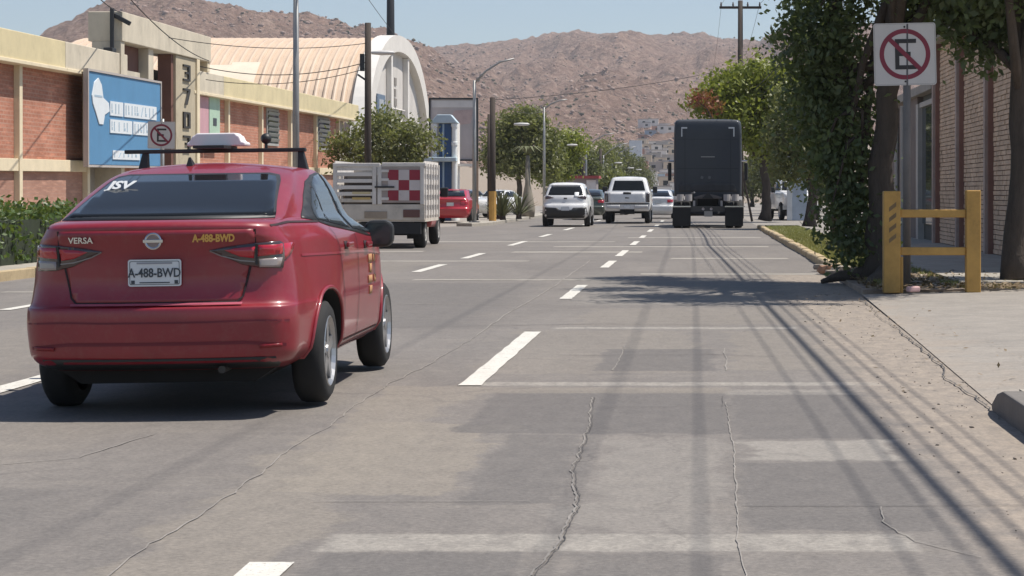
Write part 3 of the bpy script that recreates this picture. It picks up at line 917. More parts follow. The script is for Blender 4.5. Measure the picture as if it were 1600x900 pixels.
litter('scattered_leaves', 1.2, 2.5, 12, 27, 140, .02, .022, dry_leaf, 'dry leaf scraps scattered along the dirt shoulder', 13)
peb = []
rubble_m = M('broken_concrete_rubble', (.30, .26, .22), .95, .35, 6, .4)
def rocks(name, x0, x1, y0, y1, n, z, s0, s1, mat, label, cat, seed, biasx=None):
    rg = np.random.default_rng(seed)
    ico = bmesh.new(); bmesh.ops.create_icosphere(ico, subdivisions=1, radius=1)
    iv = np.array([v.co[:] for v in ico.verts]); itri = np.array([[v.index for v in f.verts] for f in ico.faces]); ico.free()
    s = s0 + (s1 - s0) * rg.uniform(0, 1, n) ** 3
    V = iv[None] * (1 + rg.uniform(-.35, .35, (n, len(iv), 1))) * s[:, None, None] * np.array([1.2, 1.2, .7])
    V = V + np.stack([rg.uniform(x0, x1, n), rg.uniform(y0, y1, n), z + s * .3], -1)[:, None]
    o = np_mesh(name, V.reshape(-1, 3), (itri[None] + (np.arange(n) * len(iv))[:, None, None]).reshape(-1, 3), mat, k=3)
    tag(o, label, cat, kind='stuff')
rocks('shoulder_gravel', 1.05, 2.1, 6, 27, 350, .002, .003, .011, rubble_m, 'small gravel and grit lying along the dirt shoulder', 'gravel', 14)
# rubble lumps and roots at the broken kerb end (each a thing)
for i, (x_, y_, s_) in enumerate(((2.08, 33.0, .16), (2.2, 32.2, .2), (2.05, 31.6, .12), (2.3, 31.0, .17), (2.0, 34.4, .1), (2.42, 30.4, .12))):
    bm = bmesh.new(); bmesh.ops.create_icosphere(bm, subdivisions=2, radius=1)
    rr = random.Random(i)
    for v in bm.verts:
        v.co *= 1 + rr.uniform(-.16, .16)
        v.co.z = max(-.3, min(.55, v.co.z))
    me = bpy.data.meshes.new('concrete_rubble'); bm.to_mesh(me); bm.free()
    o = link_mesh('concrete_rubble', me, rubble_m if i % 3 else M('reddish_rubble', (.33, .19, .12), .95, .3, 5, .4))
    o.location = (x_, y_, .06); o.scale = (s_ * 1.2, s_, s_); o.rotation_euler = (0, 0, i * 1.3)
    tag(o, 'broken lump of kerb concrete lying at the ragged end of the tan kerb', 'rubble', 'kerb rubble at the tree roots')
rt = MB()
for i, (x0, y0, x1, y1) in enumerate(((2.5, 29.1, 1.75, 29.7), (2.45, 29.2, 2.0, 31.6), (2.6, 29.0, 2.2, 27.6))):
    rt.tube([(x0, y0, .22), ((x0 * 2 + x1) / 3, (y0 * 2 + y1) / 3, .15), ((x0 + 2 * x1) / 3, (y0 + 2 * y1) / 3 + .1, .11), (x1, y1, .03)], [.12, .09, .07, .03], 8)
rto = rt.build('tree_roots', bark, None, smooth=True); tag(rto, 'gnarled grey roots spreading from the ficus trunk over the kerb end', 'roots')
lit = MB().obox((0, 0, .05), (.16, .1, .07), (0, 0, .4)).build('litter_scrap', M('pinkish_paper', (.6, .38, .36), .7, .2, 8), None, bevel=.02, loc=(2.66, 25.9, .05))
tag(lit, 'crumpled pinkish paper scrap at the foot of the yellow barrier', 'litter')

# ---- left brick building (level while the street dips: rotated a hair)
LEV = .0064
brick_red = brick_mat('red_brick', (.38, .15, .09), (.47, .205, .13), (.46, .28, .21), 'yz', 1, .26, .10, .016, .25, 1.0)
brick_low = brick_mat('dusty_lower_brick', (.36, .185, .13), (.42, .235, .17), (.36, .22, .17), 'yz', 1, .26, .085, .012, .25)
bd = empty('brick_building', (-16, 0, 0), 0, LEV)
tag(bd, 'long single-storey brick building with cream pilasters and deep cream fascia', 'building')
cols = [38.5 + 5.5 * i for i in range(11)]
for y_ in cols:
    if 57 < y_ < 65: continue
    MB().box(-.2, y_ - .11, 0, .06, y_ + .11, 4.02).build('pilaster', pale, bd, bevel=.015)
for a, b in zip(cols[:-1], cols[1:]):
    if 54 < a < 65: continue
    MB().box(-.4, a + .112, 1.78, -.08, b - .112, 4.02).build('brick_panel', brick_red, bd)
    MB().box(-.4, a + .112, 0, -.08, b - .112, 1.475).build('lower_brick_panel', brick_low, bd)
    MB().box(-.3, a + .112, 1.48, .03, b - .112, 1.775).build('sill_band', pale, bd, bevel=.01)
for (a, b, mt) in ((36, 52.3, cream), (52.32, 58.0, cream_grey), (65.6, 69.8, cream_grey), (69.82, 97.5, cream)):
    MB().box(-.5, a, 4.03, .26, b, 4.72).build('fascia', mt, bd, bevel=.02)
    MB().box(-.45, a, 3.97, .30, b, 4.06).build('fascia_lip', pale, bd, bevel=.01)
MB().box(-14, 36, .02, -.42, 97.4, 4.6).build('building_mass', concrete, bd)
MB().box(-3.0, 44, 4.6, -2.7, 57.5, 5.35).build('setback_parapet', M('grey_parapet', (.27, .24, .22), .9, .2, 1, .2), bd)
# tall entrance portal with number panel
MB().box(-.6, 57.2, 5.05, .34, 67.6, 5.86).build('portal_beam', cream_grey, bd, bevel=.02)
for (a, b, x1) in ((57.2, 57.55, .30), (60.3, 60.85, .24), (65.75, 66.1, .34), (67.3, 67.6, .30)):
    MB().box(-.5, a, 0 if a < 67 else 4.73, x1, b, 5.05).build('portal_column', cream_grey if a < 65 else pale, bd, bevel=.015)
brown = M('dark_brown_infill', (.16, .075, .055), .8, .2, 3, .2)
MB().box(-.4, 57.56, 4.35, -.05, 60.29, 5.04).build('portal_infill', brown, bd)
MB().box(-.4, 66.12, 4.45, -.05, 67.28, 5.04).build('portal_infill', brown, bd)
MB().box(-.4, 57.56, 3.3, .0, 60.29, 4.34).build('fascia', cream_grey, bd)
MB().box(-.38, 57.56, .0, -.05, 60.29, 3.29).build('brick_panel', brick_red, bd)
MB().box(-2.2, 60.86, 0, -1.9, 63.2, 4.0).build('entrance_wall', M('pinkish_dark_wall', (.22, .13, .12), .8, .2, 2), bd)
for zz in (2.6, 3.3, 4.05, 4.5):
    MB().box(-1.2, 60.86, zz, -1.0, 63.2, zz + .12).build('entrance_bar', M('pinkish_trim', (.45, .36, .33), .7), bd)
MB().box(-1.89, 61.4, 2.5, -1.85, 62.4, 3.0).build('notice', plate_white, bd)
npan = MB().box(-.2, 63.3, 0, .28, 65.74, 5.04).build('number_panel', M('number_panel_beige', (.44, .38, .27), .8, .2, 2, .15), bd, bevel=.015)
MB().box(-.2, 63.02, 0, .2, 63.29, 5.04).build('number_panel_edge', brown, bd)
numm = M('black_numeral', (.03, .028, .025), .6, .1, 5)
for ch, zz in zip('3703', (4.55, 3.82, 3.10, 2.38)):
    # blocky seven-segment house numerals
    w_, h_, t_ = .84, .50, .13
    seg = {'3': 'tmbRr', '7': 'tD', '0': 'tblLRr'}[ch]
    nb_ = MB()
    y0, y1 = 64.5 - w_ / 2, 64.5 + w_ / 2
    if 't' in seg: nb_.box(.285, y0, zz + h_ / 2 - t_ / 2, .33, y1, zz + h_ / 2)
    if 'm' in seg: nb_.box(.285, y0 + .25, zz - t_ / 4, .33, y1 - .25, zz + t_ / 4)
    if 'b' in seg: nb_.box(.285, y0, zz - h_ / 2, .33, y1, zz - h_ / 2 + t_ / 2)
    if 'R' in seg: nb_.box(.286, y1 - .24, zz - h_ / 2, .331, y1, zz + h_ / 2)
    if 'L' in seg: nb_.box(.286, y0, zz - h_ / 2, .331, y0 + .24, zz + h_ / 2)
    if 'D' in seg: nb_.prism([(y1 - .24, zz + h_ / 2 - t_ / 2), (y1, zz + h_ / 2 - t_ / 2), (y0 + .45, zz - h_ / 2), (y0 + .2, zz - h_ / 2)], 'x', .286, .331)
    nb_.build('numeral', numm, npan)
# blue board with white lettering strips
blue = M('blue_board', (.085, .23, .40), .6, .12, 1.5, .05)
bb_ = empty('blue_billboard', (-15.66, 53.6, LEV * 53.6), 0, LEV); tag(bb_, 'large blue advertising board with white lettering on the brick building', 'billboard')
MB().box(0, 0, 1.66, .10, 7.2, 4.06).build('board', blue, bb_, bevel=.02)
edge = M('board_edge', (.42, .38, .35), .6, .1, 4)
for q in ((0, -.08, 1.6, .13, -.002, 4.12), (0, 7.202, 1.6, .13, 7.28, 4.12), (0, -.002, 4.062, .13, 7.202, 4.12), (0, -.002, 1.6, .13, 7.202, 1.658)):
    MB().box(*q).build('board_frame', edge, bb_)
wl = M('white_lettering', (.66, .70, .72), .6, .08, 4)
gl = M('lettering_line_blue', (.36, .47, .56), .6, .1, 6)  # grey-blue strokes that break up the white strips
def letter_strip(y0, y1, z0, z1, seed):
    rr = random.Random(seed)
    MB().box(.101, y0, z0, .125, y1, z1).build('lettering_strip', wl, bb_)
    y = y0 + .12
    while y < y1 - .2:
        w_ = rr.choice((.1, .16, .24))
        kx = rr.random()
        mb = MB()
        if kx < .5: mb.box(.126, y, z0 + .06, .132, y + .07, z1 - .06)
        elif kx < .8: mb.box(.126, y, z0 + .08, .132, y + w_, z0 + .15); mb.box(.1262, y, z0 + .17, .1322, y + .06, z1 - .06)
        else: mb.prism([(y, z0 + .06), (y + .07, z0 + .06), (y + .25, z1 - .06), (y + .18, z1 - .06)], 'x', .126, .132)
        mb.build('stroke', gl, bb_)
        y += w_ + rr.uniform(.1, .3)
letter_strip(1.95, 3.2, 2.98, 3.36, 1)
letter_strip(3.32, 6.7, 2.98, 3.36, 2)
letter_strip(1.95, 4.1, 2.52, 2.88, 3)
letter_strip(4.22, 6.0, 2.52, 2.88, 4)
letter_strip(2.2, 4.9, 1.82, 2.06, 5)
lg = [(.35, 3.45), (.5, 3.8), (.75, 3.92), (.95, 3.75), (1.05, 3.42), (1.4, 3.3), (1.45, 3.08), (1.15, 2.98), (1.05, 2.72), (.8, 2.72), (.6, 3.0), (.4, 3.25)]
MB().prism([(.30 + (y - .35) * 1.45, z) for y, z in lg], 'x', .101, .125).build('board_emblem', wl, bb_, bevel=.006)
MB().box(.126, .5, 3.42, .131, 1.2, 3.47).build('emblem_line', gl, bb_)
# posters, louvre windows, roof clutter
ps = MB().box(-15.97, 66.4, 2.35, -15.90, 68.3, 3.95).build('banner', M('faded_pink_banner', (.52, .30, .33), .7, .15, 2), rot=(LEV, 0, 0)); tag(ps, 'faded pink banner hanging on the brick wall beside the number panel', 'banner')
ps = MB().box(-15.97, 68.4, 2.35, -15.90, 69.9, 4.0).build('banner', M('faded_green_banner', (.38, .52, .40), .7, .15, 2), rot=(LEV, 0, 0)); tag(ps, 'faded pale green banner on the brick wall with a dark mark', 'banner')
MB().box(-15.899, 68.9, 3.05, -15.89, 69.4, 3.3).build('banner_mark', plate_ink, ps)
MB().box(-.07, 66.115, 1.78, .0, 66.38, 4.0).build('portal_infill', M('maroon_infill', (.22, .05, .05), .7), bd)
for (a, b) in ((78.2, 80.4), (88.7, 91.5)):
    wdw = MB().box(-.078, a, 2.55, -.03, b, 3.95).build('window', M('grey_window_frame', (.36, .36, .34), .6), bd)
    MB().box(-.03, a + .12, 2.65, -.022, b - .12, 3.85).build('pane', glass_light, wdw)
    for q in range(6):
        MB().obox((.0, (a + b) / 2, 2.76 + q * .2), (.015, b - a - .2, .13), (0, .5, 0)).build('louvre', M('louvre_glass', (.34, .36, .34), .4), wdw)
rf = empty('rooftop_frame', (-17.2, 47.5, 4.6)); tag(rf, 'dark square metal frame standing on the roof edge', 'frame')
for q in ((0, -1.2, 0, .1, -1.1, 2.2), (0, 1.35, 0, .1, 1.45, 2.2), (0, -1.1, 1.2, .1, 1.35, 1.3), (0, -1.1, .0, .1, 1.35, .1)):
    MB().box(*q).build('frame_bar', dark_metal, rf)
MB().box(.03, -1.1, .1, .06, 1.35, 1.2).build('frame_panel', M('grey_frame_panel', (.30, .29, .28), .7), rf)
wh = empty('service_mast', (-15.9, 57.0, 4.3)); tag(wh, 'dark electrical service mast with meter boxes on the building edge', 'mast')
MB().tube([(0, 0, 0), (0, 0, 2.0)], .06, 8).build('pipe', dark_metal, wh)
MB().tube([(0, .5, 0), (0, .5, 1.9)], .05, 8).build('pipe', dark_metal, wh)
MB().box(-.1, -.5, .3, .15, -.1, .9).build('meter_box', dark_metal, wh, bevel=.02)
MB().obox((.25, .1, 1.7), (.5, .12, .12), (0, .5, 0)).build('weather_head', dark_metal, wh, bevel=.02)

# ---- vaulted hall
vh = empty('vaulted_hall', (-16, 112, 0), 0, LEV); tag(vh, 'white hall with a barrel vault of ribbed peach metal roofing', 'building')
SP, HT, Z0 = 12.4, 8.55, .8
def arch(t, r=1.0, dz=0):
    a = PI * t
    ca, sa = math.cos(a), math.sin(a)
    e = .82
    return (-SP * r * math.copysign(abs(ca) ** .9, ca), Z0 + (HT * r + dz) * sa ** e)
peach = M('peach_roof_metal', (.58, .45, .335), .55, .12, .8, 0)
skyl = M('translucent_roof_panel', (.74, .64, .50), .4, .1, 2)
npan_ = 34
for i in range(npan_):
    x0 = -.5 - i * .46
    prof = [(0, 0), (.06, .11), (.13, .13), (.20, .11), (.26, 0), (.455, 0)]
    vs_, fs_ = [], []
    nt_ = 30
    for a in range(nt_ + 1):
        y, z = arch(a / nt_)
        y2, z2 = arch(min(1, a / nt_ + .01)); y1, z1 = arch(max(0, a / nt_ - .01))
        ty, tz = y2 - y1, z2 - z1
        L = math.hypot(ty, tz)
        ny, nz = -tz / L, ty / L
        for (px_, ph) in prof:
            vs_.append((x0 - px_, y + ny * ph, z + nz * ph))
    kk = len(prof)
    for a in range(nt_):
        for b in range(kk - 1):
            fs_.append((a * kk + b, a * kk + b + 1, (a + 1) * kk + b + 1, (a + 1) * kk + b))
    mb = MB(); mb.add(vs_, fs_)
    mb.build('roof_rib', peach, vh)
for (i0, a0, a1) in ((11, .20, .28), (14, .2, .27)):
    mb = MB()
    vs_, fs_ = [], []
    for a in range(7):
        t = a0 + (a1 - a0) * a / 6
        y, z = arch(t, 1.0)
        vs_ += [(-.5 - i0 * .46, y - .13, z + .08), (-.5 - (i0 + 3) * .46, y - .13, z + .08)]
        if a: fs_.append((2 * a - 2, 2 * a - 1, 2 * a + 1, 2 * a))
    mb.add(vs_, fs_).build('roof_light', skyl, vh)
def arch_poly(r, n=36):
    return [arch(i / n, r) for i in range(n + 1)]
MB().prism(arch_poly(.955), 'x', -.35, -.1).build('gable_wall', M('dull_gable_paint', (.56, .53, .49), .8, .2, .8), vh)
# rim
vs_, fs_ = [], []
n_ = 40
for i in range(n_ + 1):
    yo, zo = arch(i / n_, 1.03); yi, zi = arch(i / n_, .93)
    for x in (-.55, .28):
        vs_ += [(x, yo, zo), (x, yi, zi)]
for i in range(n_):
    a, b = i * 4, (i + 1) * 4
    fs_ += [(a, a + 2, b + 2, b), (a + 1, a + 3, b + 3, b + 1), (a, a + 1, b + 1, b), (a + 2, a + 3, b + 3, b + 2)]
MB().add(vs_, fs_).build('arch_rim', M('white_arch_rim', (.66, .63, .58), .7, .1, 1), vh)
for y_ in (-3.3, 2.9):
    MB().box(-.1, y_ - .22, .5, .2, y_ + .22, 8.5 if y_ < 0 else 8.6).build('gable_pier', white_paint, vh, bevel=.03)
for q in range(4):
    MB().obox((-.02, -.2, 3.75 + .62 * q), (.12, 5.4, .30), (0, .5, 0)).build('gable_louvre', M('gable_louvre_white', (.60, .57, .53), .7), vh)
wd = MB().box(-.098, -6.9, 3.7, -.03, -4.2, 6.3).build('window', M('blue_grey_window_frame', (.12, .17, .24), .5), vh)
for zz, hh in ((3.95, .95), (5.1, .95)):
    MB().box(-.03, -6.3, zz, -.015, -4.8, zz + hh).build('pane', M('pane_painted_reflection', (.42, .48, .54), .2), wd)  # pale reflection is painted into the pane colour
for zz, ww in ((7.0, .7), (6.4, .5), (5.9, .8)):
    MB().box(-.098, -.6, zz, -.06, -.6 + ww, zz + .4).build('gable_lettering', M('faded_sign_ink', (.22, .20, .18), .7), vh)
MB().prism([(-11.8, 0), (11.8, 0), (11.8, 3.1), (-11.8, 3.1)], 'x', -.099, .02).build('ground_storey_wall', white_paint, vh)
MB().box(-15, -12.0, 0, -.6, -11.6, 2.6).build('side_wall', white_paint, vh)
mono = empty('monopole_mast', (-19.6, 134, 0)); tag(mono, 'thick black steel monopole rising behind the vaulted hall', 'mast')
MB().tube([(0, 0, 0), (0, 0, 9), (0, 0, 11.2), (0, 0, 19)], [.34, .30, .26, .2], 16).build('shaft', dark_metal, mono, smooth=True)
MB().tube([(0, 0, 11.1), (0, 0, 11.35)], .33, 16).build('collar', dark_metal, mono)

# ---- blue and white shop front past the hall
bs = empty('blue_shop_front', (-11.62, 96.0, 0)); tag(bs, 'narrow shop entrance tower of deep blue panels between white columns', 'building')
bp = M('deep_blue_panel', (.03, .085, .20), .5, .15, 1)
pbt = M('pale_blue_trim', (.45, .55, .60), .6)
MB().box(-.55, .25, 0, .60, 1.3, 4.5).build('tower_wall', white_paint, bs)
MB().box(-.22, .15, 0, .34, .249, 2.70).build('blue_panel', bp, bs)
MB().box(-.22, .15, 2.92, .34, .249, 4.45).build('blue_panel', bp, bs)
MB().box(-.06, .10, 0, .02, .149, 4.45).build('mullion', M('light_blue_mullion', (.32, .44, .55), .5), bs)
for x_ in (-.42, .50):
    MB().lathe([(0, .15), (.2, .15), (.22, .12), (3.45, .115), (3.47, .15), (3.6, .15), (3.62, .12), (4.28, .12), (4.3, .16), (4.45, .16), (4.46, .001)], 14, 'z', (x_, .06, 0)).build('column', M('white_column', (.74, .76, .74), .6, .08, 1), bs)
MB().prism([(-.62, 4.47), (.68, 4.47), (.34, 4.86), (-.28, 4.86)], 'y', -.12, .6).build('pediment', pbt, bs, bevel=.03)
MB().box(-.85, -.35, 2.71, .62, .24, 2.91).build('canopy', pbt, bs, bevel=.03)
MB().box(.61, .5, 2.5, 1.3, 1.3, 2.62).build('awning', white_paint, bs)
# billboard
bl = empty('billboard', (-12.35, 105, 0)); tag(bl, 'weathered grey billboard on steel posts above the blue shop front', 'billboard')
MB().box(-1.0, -.06, 2.95, 1.30, .0, 5.95).build('panel', M('faded_billboard_print', (.46, .41, .40), .7, .28, .9, 0, stretch=(1, 1, .6)), bl)
for q in ((-1.08, -.14, 2.87, -1.0, .02, 6.03), (1.30, -.14, 2.87, 1.38, .02, 6.03), (-1.0, -.13, 5.95, 1.3, .02, 6.03), (-1.0, -.13, 2.87, 1.3, .02, 2.95)):
    MB().box(*q).build('frame_bar', dark_metal, bl)
MB().box(-.95, -.08, 5.55, 1.25, -.062, 5.9).build('print_band', M('white_print_band', (.62, .58, .56), .7, .15, 2), bl)
MB().prism([(-.2, 4.6), (1.0, 4.75), (1.15, 5.45), (.2, 5.4)], 'y', -.075, -.063).build('print_patch', M('pinkish_print', (.48, .36, .34), .7, .25, 3), bl)
for x_ in (-.9, 1.30):
    MB().tube([(x_, .08, 0), (x_, .08, 5.9)], .085, 8).build('post', M('rusty_post', (.20, .14, .10), .8, .3, 3), bl)
MB().tube([(1.3, .08, 0), (1.3, .08, .7)], .11, 8).build('post_foot', M('rust_red_paint', (.28, .12, .06), .8), bl)

# ---- right-hand brick building
rb = empty('brick_wall_building', (5.6, 0, .12)); tag(rb, 'shaded building of rough brick courses with slim pilasters behind the trees', 'building')
bmat = M('rough_brown_brick', (.66, .48, .34), .9, .35, 1.3, .5, fine=30)
pil_m = M('pinkish_pilaster', (.46, .36, .31), .85, .25, 2, .3)
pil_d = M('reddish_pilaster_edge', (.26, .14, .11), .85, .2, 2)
mort = M('dark_recessed_mortar', (.17, .12, .10), .95, .2, 4)
ys = [30.9, 35.4, 39.9, 44.3, 48.7]
for a, b in zip(ys[:-1], ys[1:]):
    MB().box(.03, a, 0, .4, b, 4.6).build('mortar_bed', mort, rb)
    mb = MB()
    rr = random.Random(int(a))
    for c_ in range(49):
        z0 = .02 + c_ * .092
        y = a + .22 + rr.uniform(0, .2)
        prev = a + .2
        while prev < b - .2:
            L = min(rr.uniform(.22, .27), b - .19 - prev)
            px_ = rr.uniform(-.012, .004)
            if L > .05:
                mb.box(px_, prev + .003, z0 + rr.uniform(0, .004), .04, prev + L - .002, z0 + .076 + rr.uniform(0, .005))
            prev += L
    o = mb.build('brick_courses', bmat, rb); o['kind'] = 'stuff'
for y_ in ys:
    MB().box(-.16, y_ - .09, 0, .1, y_ + .09, 4.6).build('pilaster', pil_m, rb, bevel=.01)
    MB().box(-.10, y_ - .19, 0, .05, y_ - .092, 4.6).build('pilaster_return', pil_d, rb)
MB().box(-.05, 48.81, 0, .3, 49.0, 4.6).build('corner_trim', M('off_white_trim', (.5, .47, .43), .8), rb)
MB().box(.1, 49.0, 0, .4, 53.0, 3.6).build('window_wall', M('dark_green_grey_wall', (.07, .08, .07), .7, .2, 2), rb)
wf = MB().box(-.06, 52.8, 0, .12, 53.3, 3.4).build('window_frame', M('pale_door_frame', (.46, .43, .39), .7), rb)
MB().box(.04, 49.2, .4, .09, 52.7, 3.3).build('window_pane', glass_light, rb)
MB().box(-.02, 49.1, 3.3, .08, 52.8, 3.42).build('window_head', M('pale_door_frame', (.46, .43, .39), .7), rb)
MB().box(-.02, 53.31, 0, .4, 61, 3.6).build('plaster_wall', M('dark_plaster', (.20, .16, .14), .85, .25, 1.2, .2), rb)  # dark plaster, one base tone with random variation
for y_ in (56.5, 58.2):
    MB().tube([(-.08, y_, 0), (-.08, y_, 3.5)], .06, 8).build('drain_pipe', M('pale_drain_pipe', (.42, .40, .37), .6), rb)
MB().box(-.3, 30.8, 4.6, 6, 49.1, 4.8).build('roof_slab', concrete, rb)
MB().box(-.15, 49.11, 3.6, 6, 61.2, 3.8).build('roof_slab', concrete, rb)
MB().box(.41, 49.05, 0, 6, 61, 3.58).build('building_mass', concrete, rb)
MB().box(.41, 30.85, 0, 6, 49.0, 4.58).build('building_mass', concrete, rb)

# ---- far things at the end of the street
def small_house(x, y, z, w, d, h, mat, label, group=None, roofm=None, name='hillside_house', rz=0):
    t = empty(name, (x, y, z), rz); tag(t, label, 'house', group)
    MB().box(-w / 2, -d / 2, -3, w / 2, d / 2, h).build('wall', mat, t)
    rm = roofm or M('flat_roof_grey', (.42, .38, .35), .8)
    MB().box(-w / 2 - .15, -d / 2 - .15, h, w / 2 + .15, d / 2 + .15, h + .35).build('roof', rm, t)
    for q in range(max(1, int(w / 4))):
        xx = -w / 2 + (q + .5) * w / max(1, int(w / 4))
        MB().box(xx - .7, -d / 2 - .05, h * .35, xx + .7, -d / 2 - .003, h * .75).build('window', glass, t)
    return t
hm = [M('house_white', (.72, .68, .63), .8, .1, .5), M('house_cream', (.60, .50, .38), .8, .1, .5), M('house_grey', (.42, .39, .36), .8, .1, .5), M('house_terracotta', (.42, .22, .16), .8, .1, .5), M('house_blue', (.35, .45, .55), .8, .1, .5)]
rr = random.Random(5)
hn = 0
desc = ['white', 'cream', 'grey', 'terracotta', 'pale blue']
for row in range(9):
    for q in range(9):
        d = 560 + row * 75 + rr.uniform(-20, 20)
        px_ = 968 + q * 12 + rr.uniform(-5, 5) + row * 1.2
        if row > 5 and px_ < 985 + row * 2: continue
        b = (px_ - 1090) / F
        z = float(hill_height(np.array([b]), np.array([d]))[0])
        if z < 0: z = 0
        z = max(z, (d - 540) * .05)
        c = rr.choice((0, 0, 0, 1, 1, 2, 3, 4))
        w_ = rr.uniform(3.5, 6.5)
        small_house(b * d, d, z, w_, 6, rr.uniform(2.4, 3.6), hm[c], 'small flat-roofed %s house on the slope at the end of the street' % desc[c], 'houses on the far slope')
        hn += 1
terr = MB()
terr.add([(-200, 540, -.3), (200, 540, -.3), (260, 1260, 35.7), (-260, 1260, 35.7)], [(0, 1, 2, 3)])
to = terr.build('slope_terrain', ground_mat); tag(to, kind='structure')
kio = empty('kiosk', ((912 - 1090) * 150 / F, 150, 0)); tag(kio, 'small grey kiosk with a red roof edge at the roadside', 'kiosk')
MB().box(-1.9, 0, 0, .9, 3, 2.3).build('wall', M('kiosk_grey', (.26, .23, .23), .8, .2, 1), kio)
MB().box(-2.1, -.3, 2.3, 1.1, 3.2, 2.5).build('roof', M('kiosk_red', (.36, .06, .06), .6), kio)
MB().box(.2, -.05, .2, .88, -.003, 2.2).build('door', M('kiosk_white', (.66, .62, .6), .7), kio)
tw = empty('blue_white_tower', ((993 - 1090) * 330 / F, 330, 0)); tag(tw, 'white and blue sign tower standing far down the street', 'tower')
MB().box(-1.0, 0, 0, 1.0, 1, 9.5).build('shaft', M('tower_white', (.62, .66, .70), .7), tw)
MB().box(-2.6, -.1, 6.0, -1.02, 1.1, 7.2).build('side_sign', M('tower_pale', (.55, .60, .66), .7), tw)
MB().box(-3.4, 0, 0, -1.02, 1.0, 5.9).build('blue_base', bp, tw)
# ================================================================== VEHICLES
def mono_interp(ts, xs, t):
    """monotone cubic through (ts, xs)"""
    n = len(ts)
    h = np.diff(ts); dl = np.diff(xs) / h
    m = np.zeros(n)
    m[0], m[-1] = dl[0], dl[-1]
    for i in range(1, n - 1):
        m[i] = 0 if dl[i - 1] * dl[i] <= 0 else 2 * dl[i - 1] * dl[i] / (dl[i - 1] + dl[i])
    k = np.clip(np.searchsorted(ts, t, 'right') - 1, 0, n - 2)
    u = (t - ts[k]) / h[k]
    return ((1 + 2 * u) * (1 - u) ** 2 * xs[k] + u * (1 - u) ** 2 * h[k] * m[k] + u * u * (3 - 2 * u) * xs[k + 1] + u * u * (u - 1) * h[k] * m[k + 1])

def shell_mesh(name, sl, sub=4, side_n=26):
    """body from horizontal slices: z, y_rear, y_front, half width, half width at rear, at front, rear corner r, front corner r, rear bow, front bow, crown"""
    A = np.array(sl, float)
    ts = np.arange(len(A), dtype=float)
    tt = np.linspace(0, len(A) - 1, (len(A) - 1) * sub + 1)
    P = np.stack([mono_interp(ts, A[:, c], tt) for c in range(A.shape[1])], 1)
    rows = []
    for (z, yr, yf, w, wr, wf, rr, rf, br, bf, cr) in P:
        pts = []
        for s in np.linspace(0, 1, 8)[:-1]:
            x = s * (wr - rr); pts.append((x, yr + br * (x / wr) ** 2))
        yc = yr + br * ((wr - rr) / wr) ** 2
        for a in np.linspace(0, PI / 2, 8)[:-1]:
            pts.append((wr - rr + rr * math.sin(a), yc + rr * (1 - math.cos(a))))
        y0 = yc + rr
        yfc = yf - bf * ((wf - rf) / wf) ** 2
        y1 = yfc - rf
        for u in np.linspace(0, 1, side_n)[:-1]:
            sm = lambda q: q * q * (3 - 2 * q)
            if u < .25: x = wr + (w - wr) * sm(u / .25)
            elif u > .7: x = w + (wf - w) * sm((u - .7) / .3)
            else: x = w
            pts.append((x, y0 + (y1 - y0) * u))
        for a in np.linspace(0, PI / 2, 8)[:-1]:
            pts.append((wf - rf + rf * math.cos(a), y1 + rf * math.sin(a)))
        for s in np.linspace(1, 0, 8):
            x = s * (wf - rf); pts.append((x, yf - bf * (x / wf) ** 2))
        full = pts + [(-x, y) for (x, y) in reversed(pts[1:-1])]
        rows.append([(x, y, z + cr * (1 - min(1, (x / w) ** 2))) for (x, y) in full])
    n = len(rows[0])
    V = [p for r in rows for p in r]
    fs_ = []
    for i in range(len(rows) - 1):
        for j in range(n):
            j2 = (j + 1) % n
            fs_.append((i * n + j, i * n + j2, (i + 1) * n + j2, (i + 1) * n + j))
    fs_.append(tuple(reversed(range(n))))
    # top cap as strips across
    b = (len(rows) - 1) * n
    half = n // 2
    for j in range(0, half):
        a1, a2 = b + j, b + j + 1
        c1, c2 = b + (n - j) % n, b + (n - j - 1) % n
        q = [a1, a2, c2, c1]
        q = list(dict.fromkeys(q))
        if len(q) >= 3: fs_.append(tuple(q))
    mb = MB(); mb.add(V, fs_)
    return mb.mesh(name)

def bvh_of(me):
    bm = bmesh.new(); bm.from_mesh(me)
    t = BVHTree.FromBMesh(bm)
    bm.free()
    return t

def cut(me, cutters, mat_body, mat_cut):
    """boolean wheel arches out of a body mesh"""
    me.materials.clear(); me.materials.append(mat_body)
    o = bpy.data.objects.new('tmp_body', me); COL.objects.link(o)
    tmp = []
    for c in cutters:
        cm = c.mesh('tmp_cut'); cm.materials.append(mat_cut)
        co = bpy.data.objects.new('tmp_cut', cm); COL.objects.link(co)
        md = o.modifiers.new('b', 'BOOLEAN'); md.operation = 'DIFFERENCE'; md.object = co; md.solver = 'EXACT'
        try: md.material_mode = 'TRANSFER'
        except Exception: pass
        tmp.append(co)
    bpy.context.view_layer.update()
    dg = bpy.context.evaluated_depsgraph_get()
    out = bpy.data.meshes.new_from_object(o.evaluated_get(dg))
    for q in tmp + [o]: bpy.data.objects.remove(q)
    return out

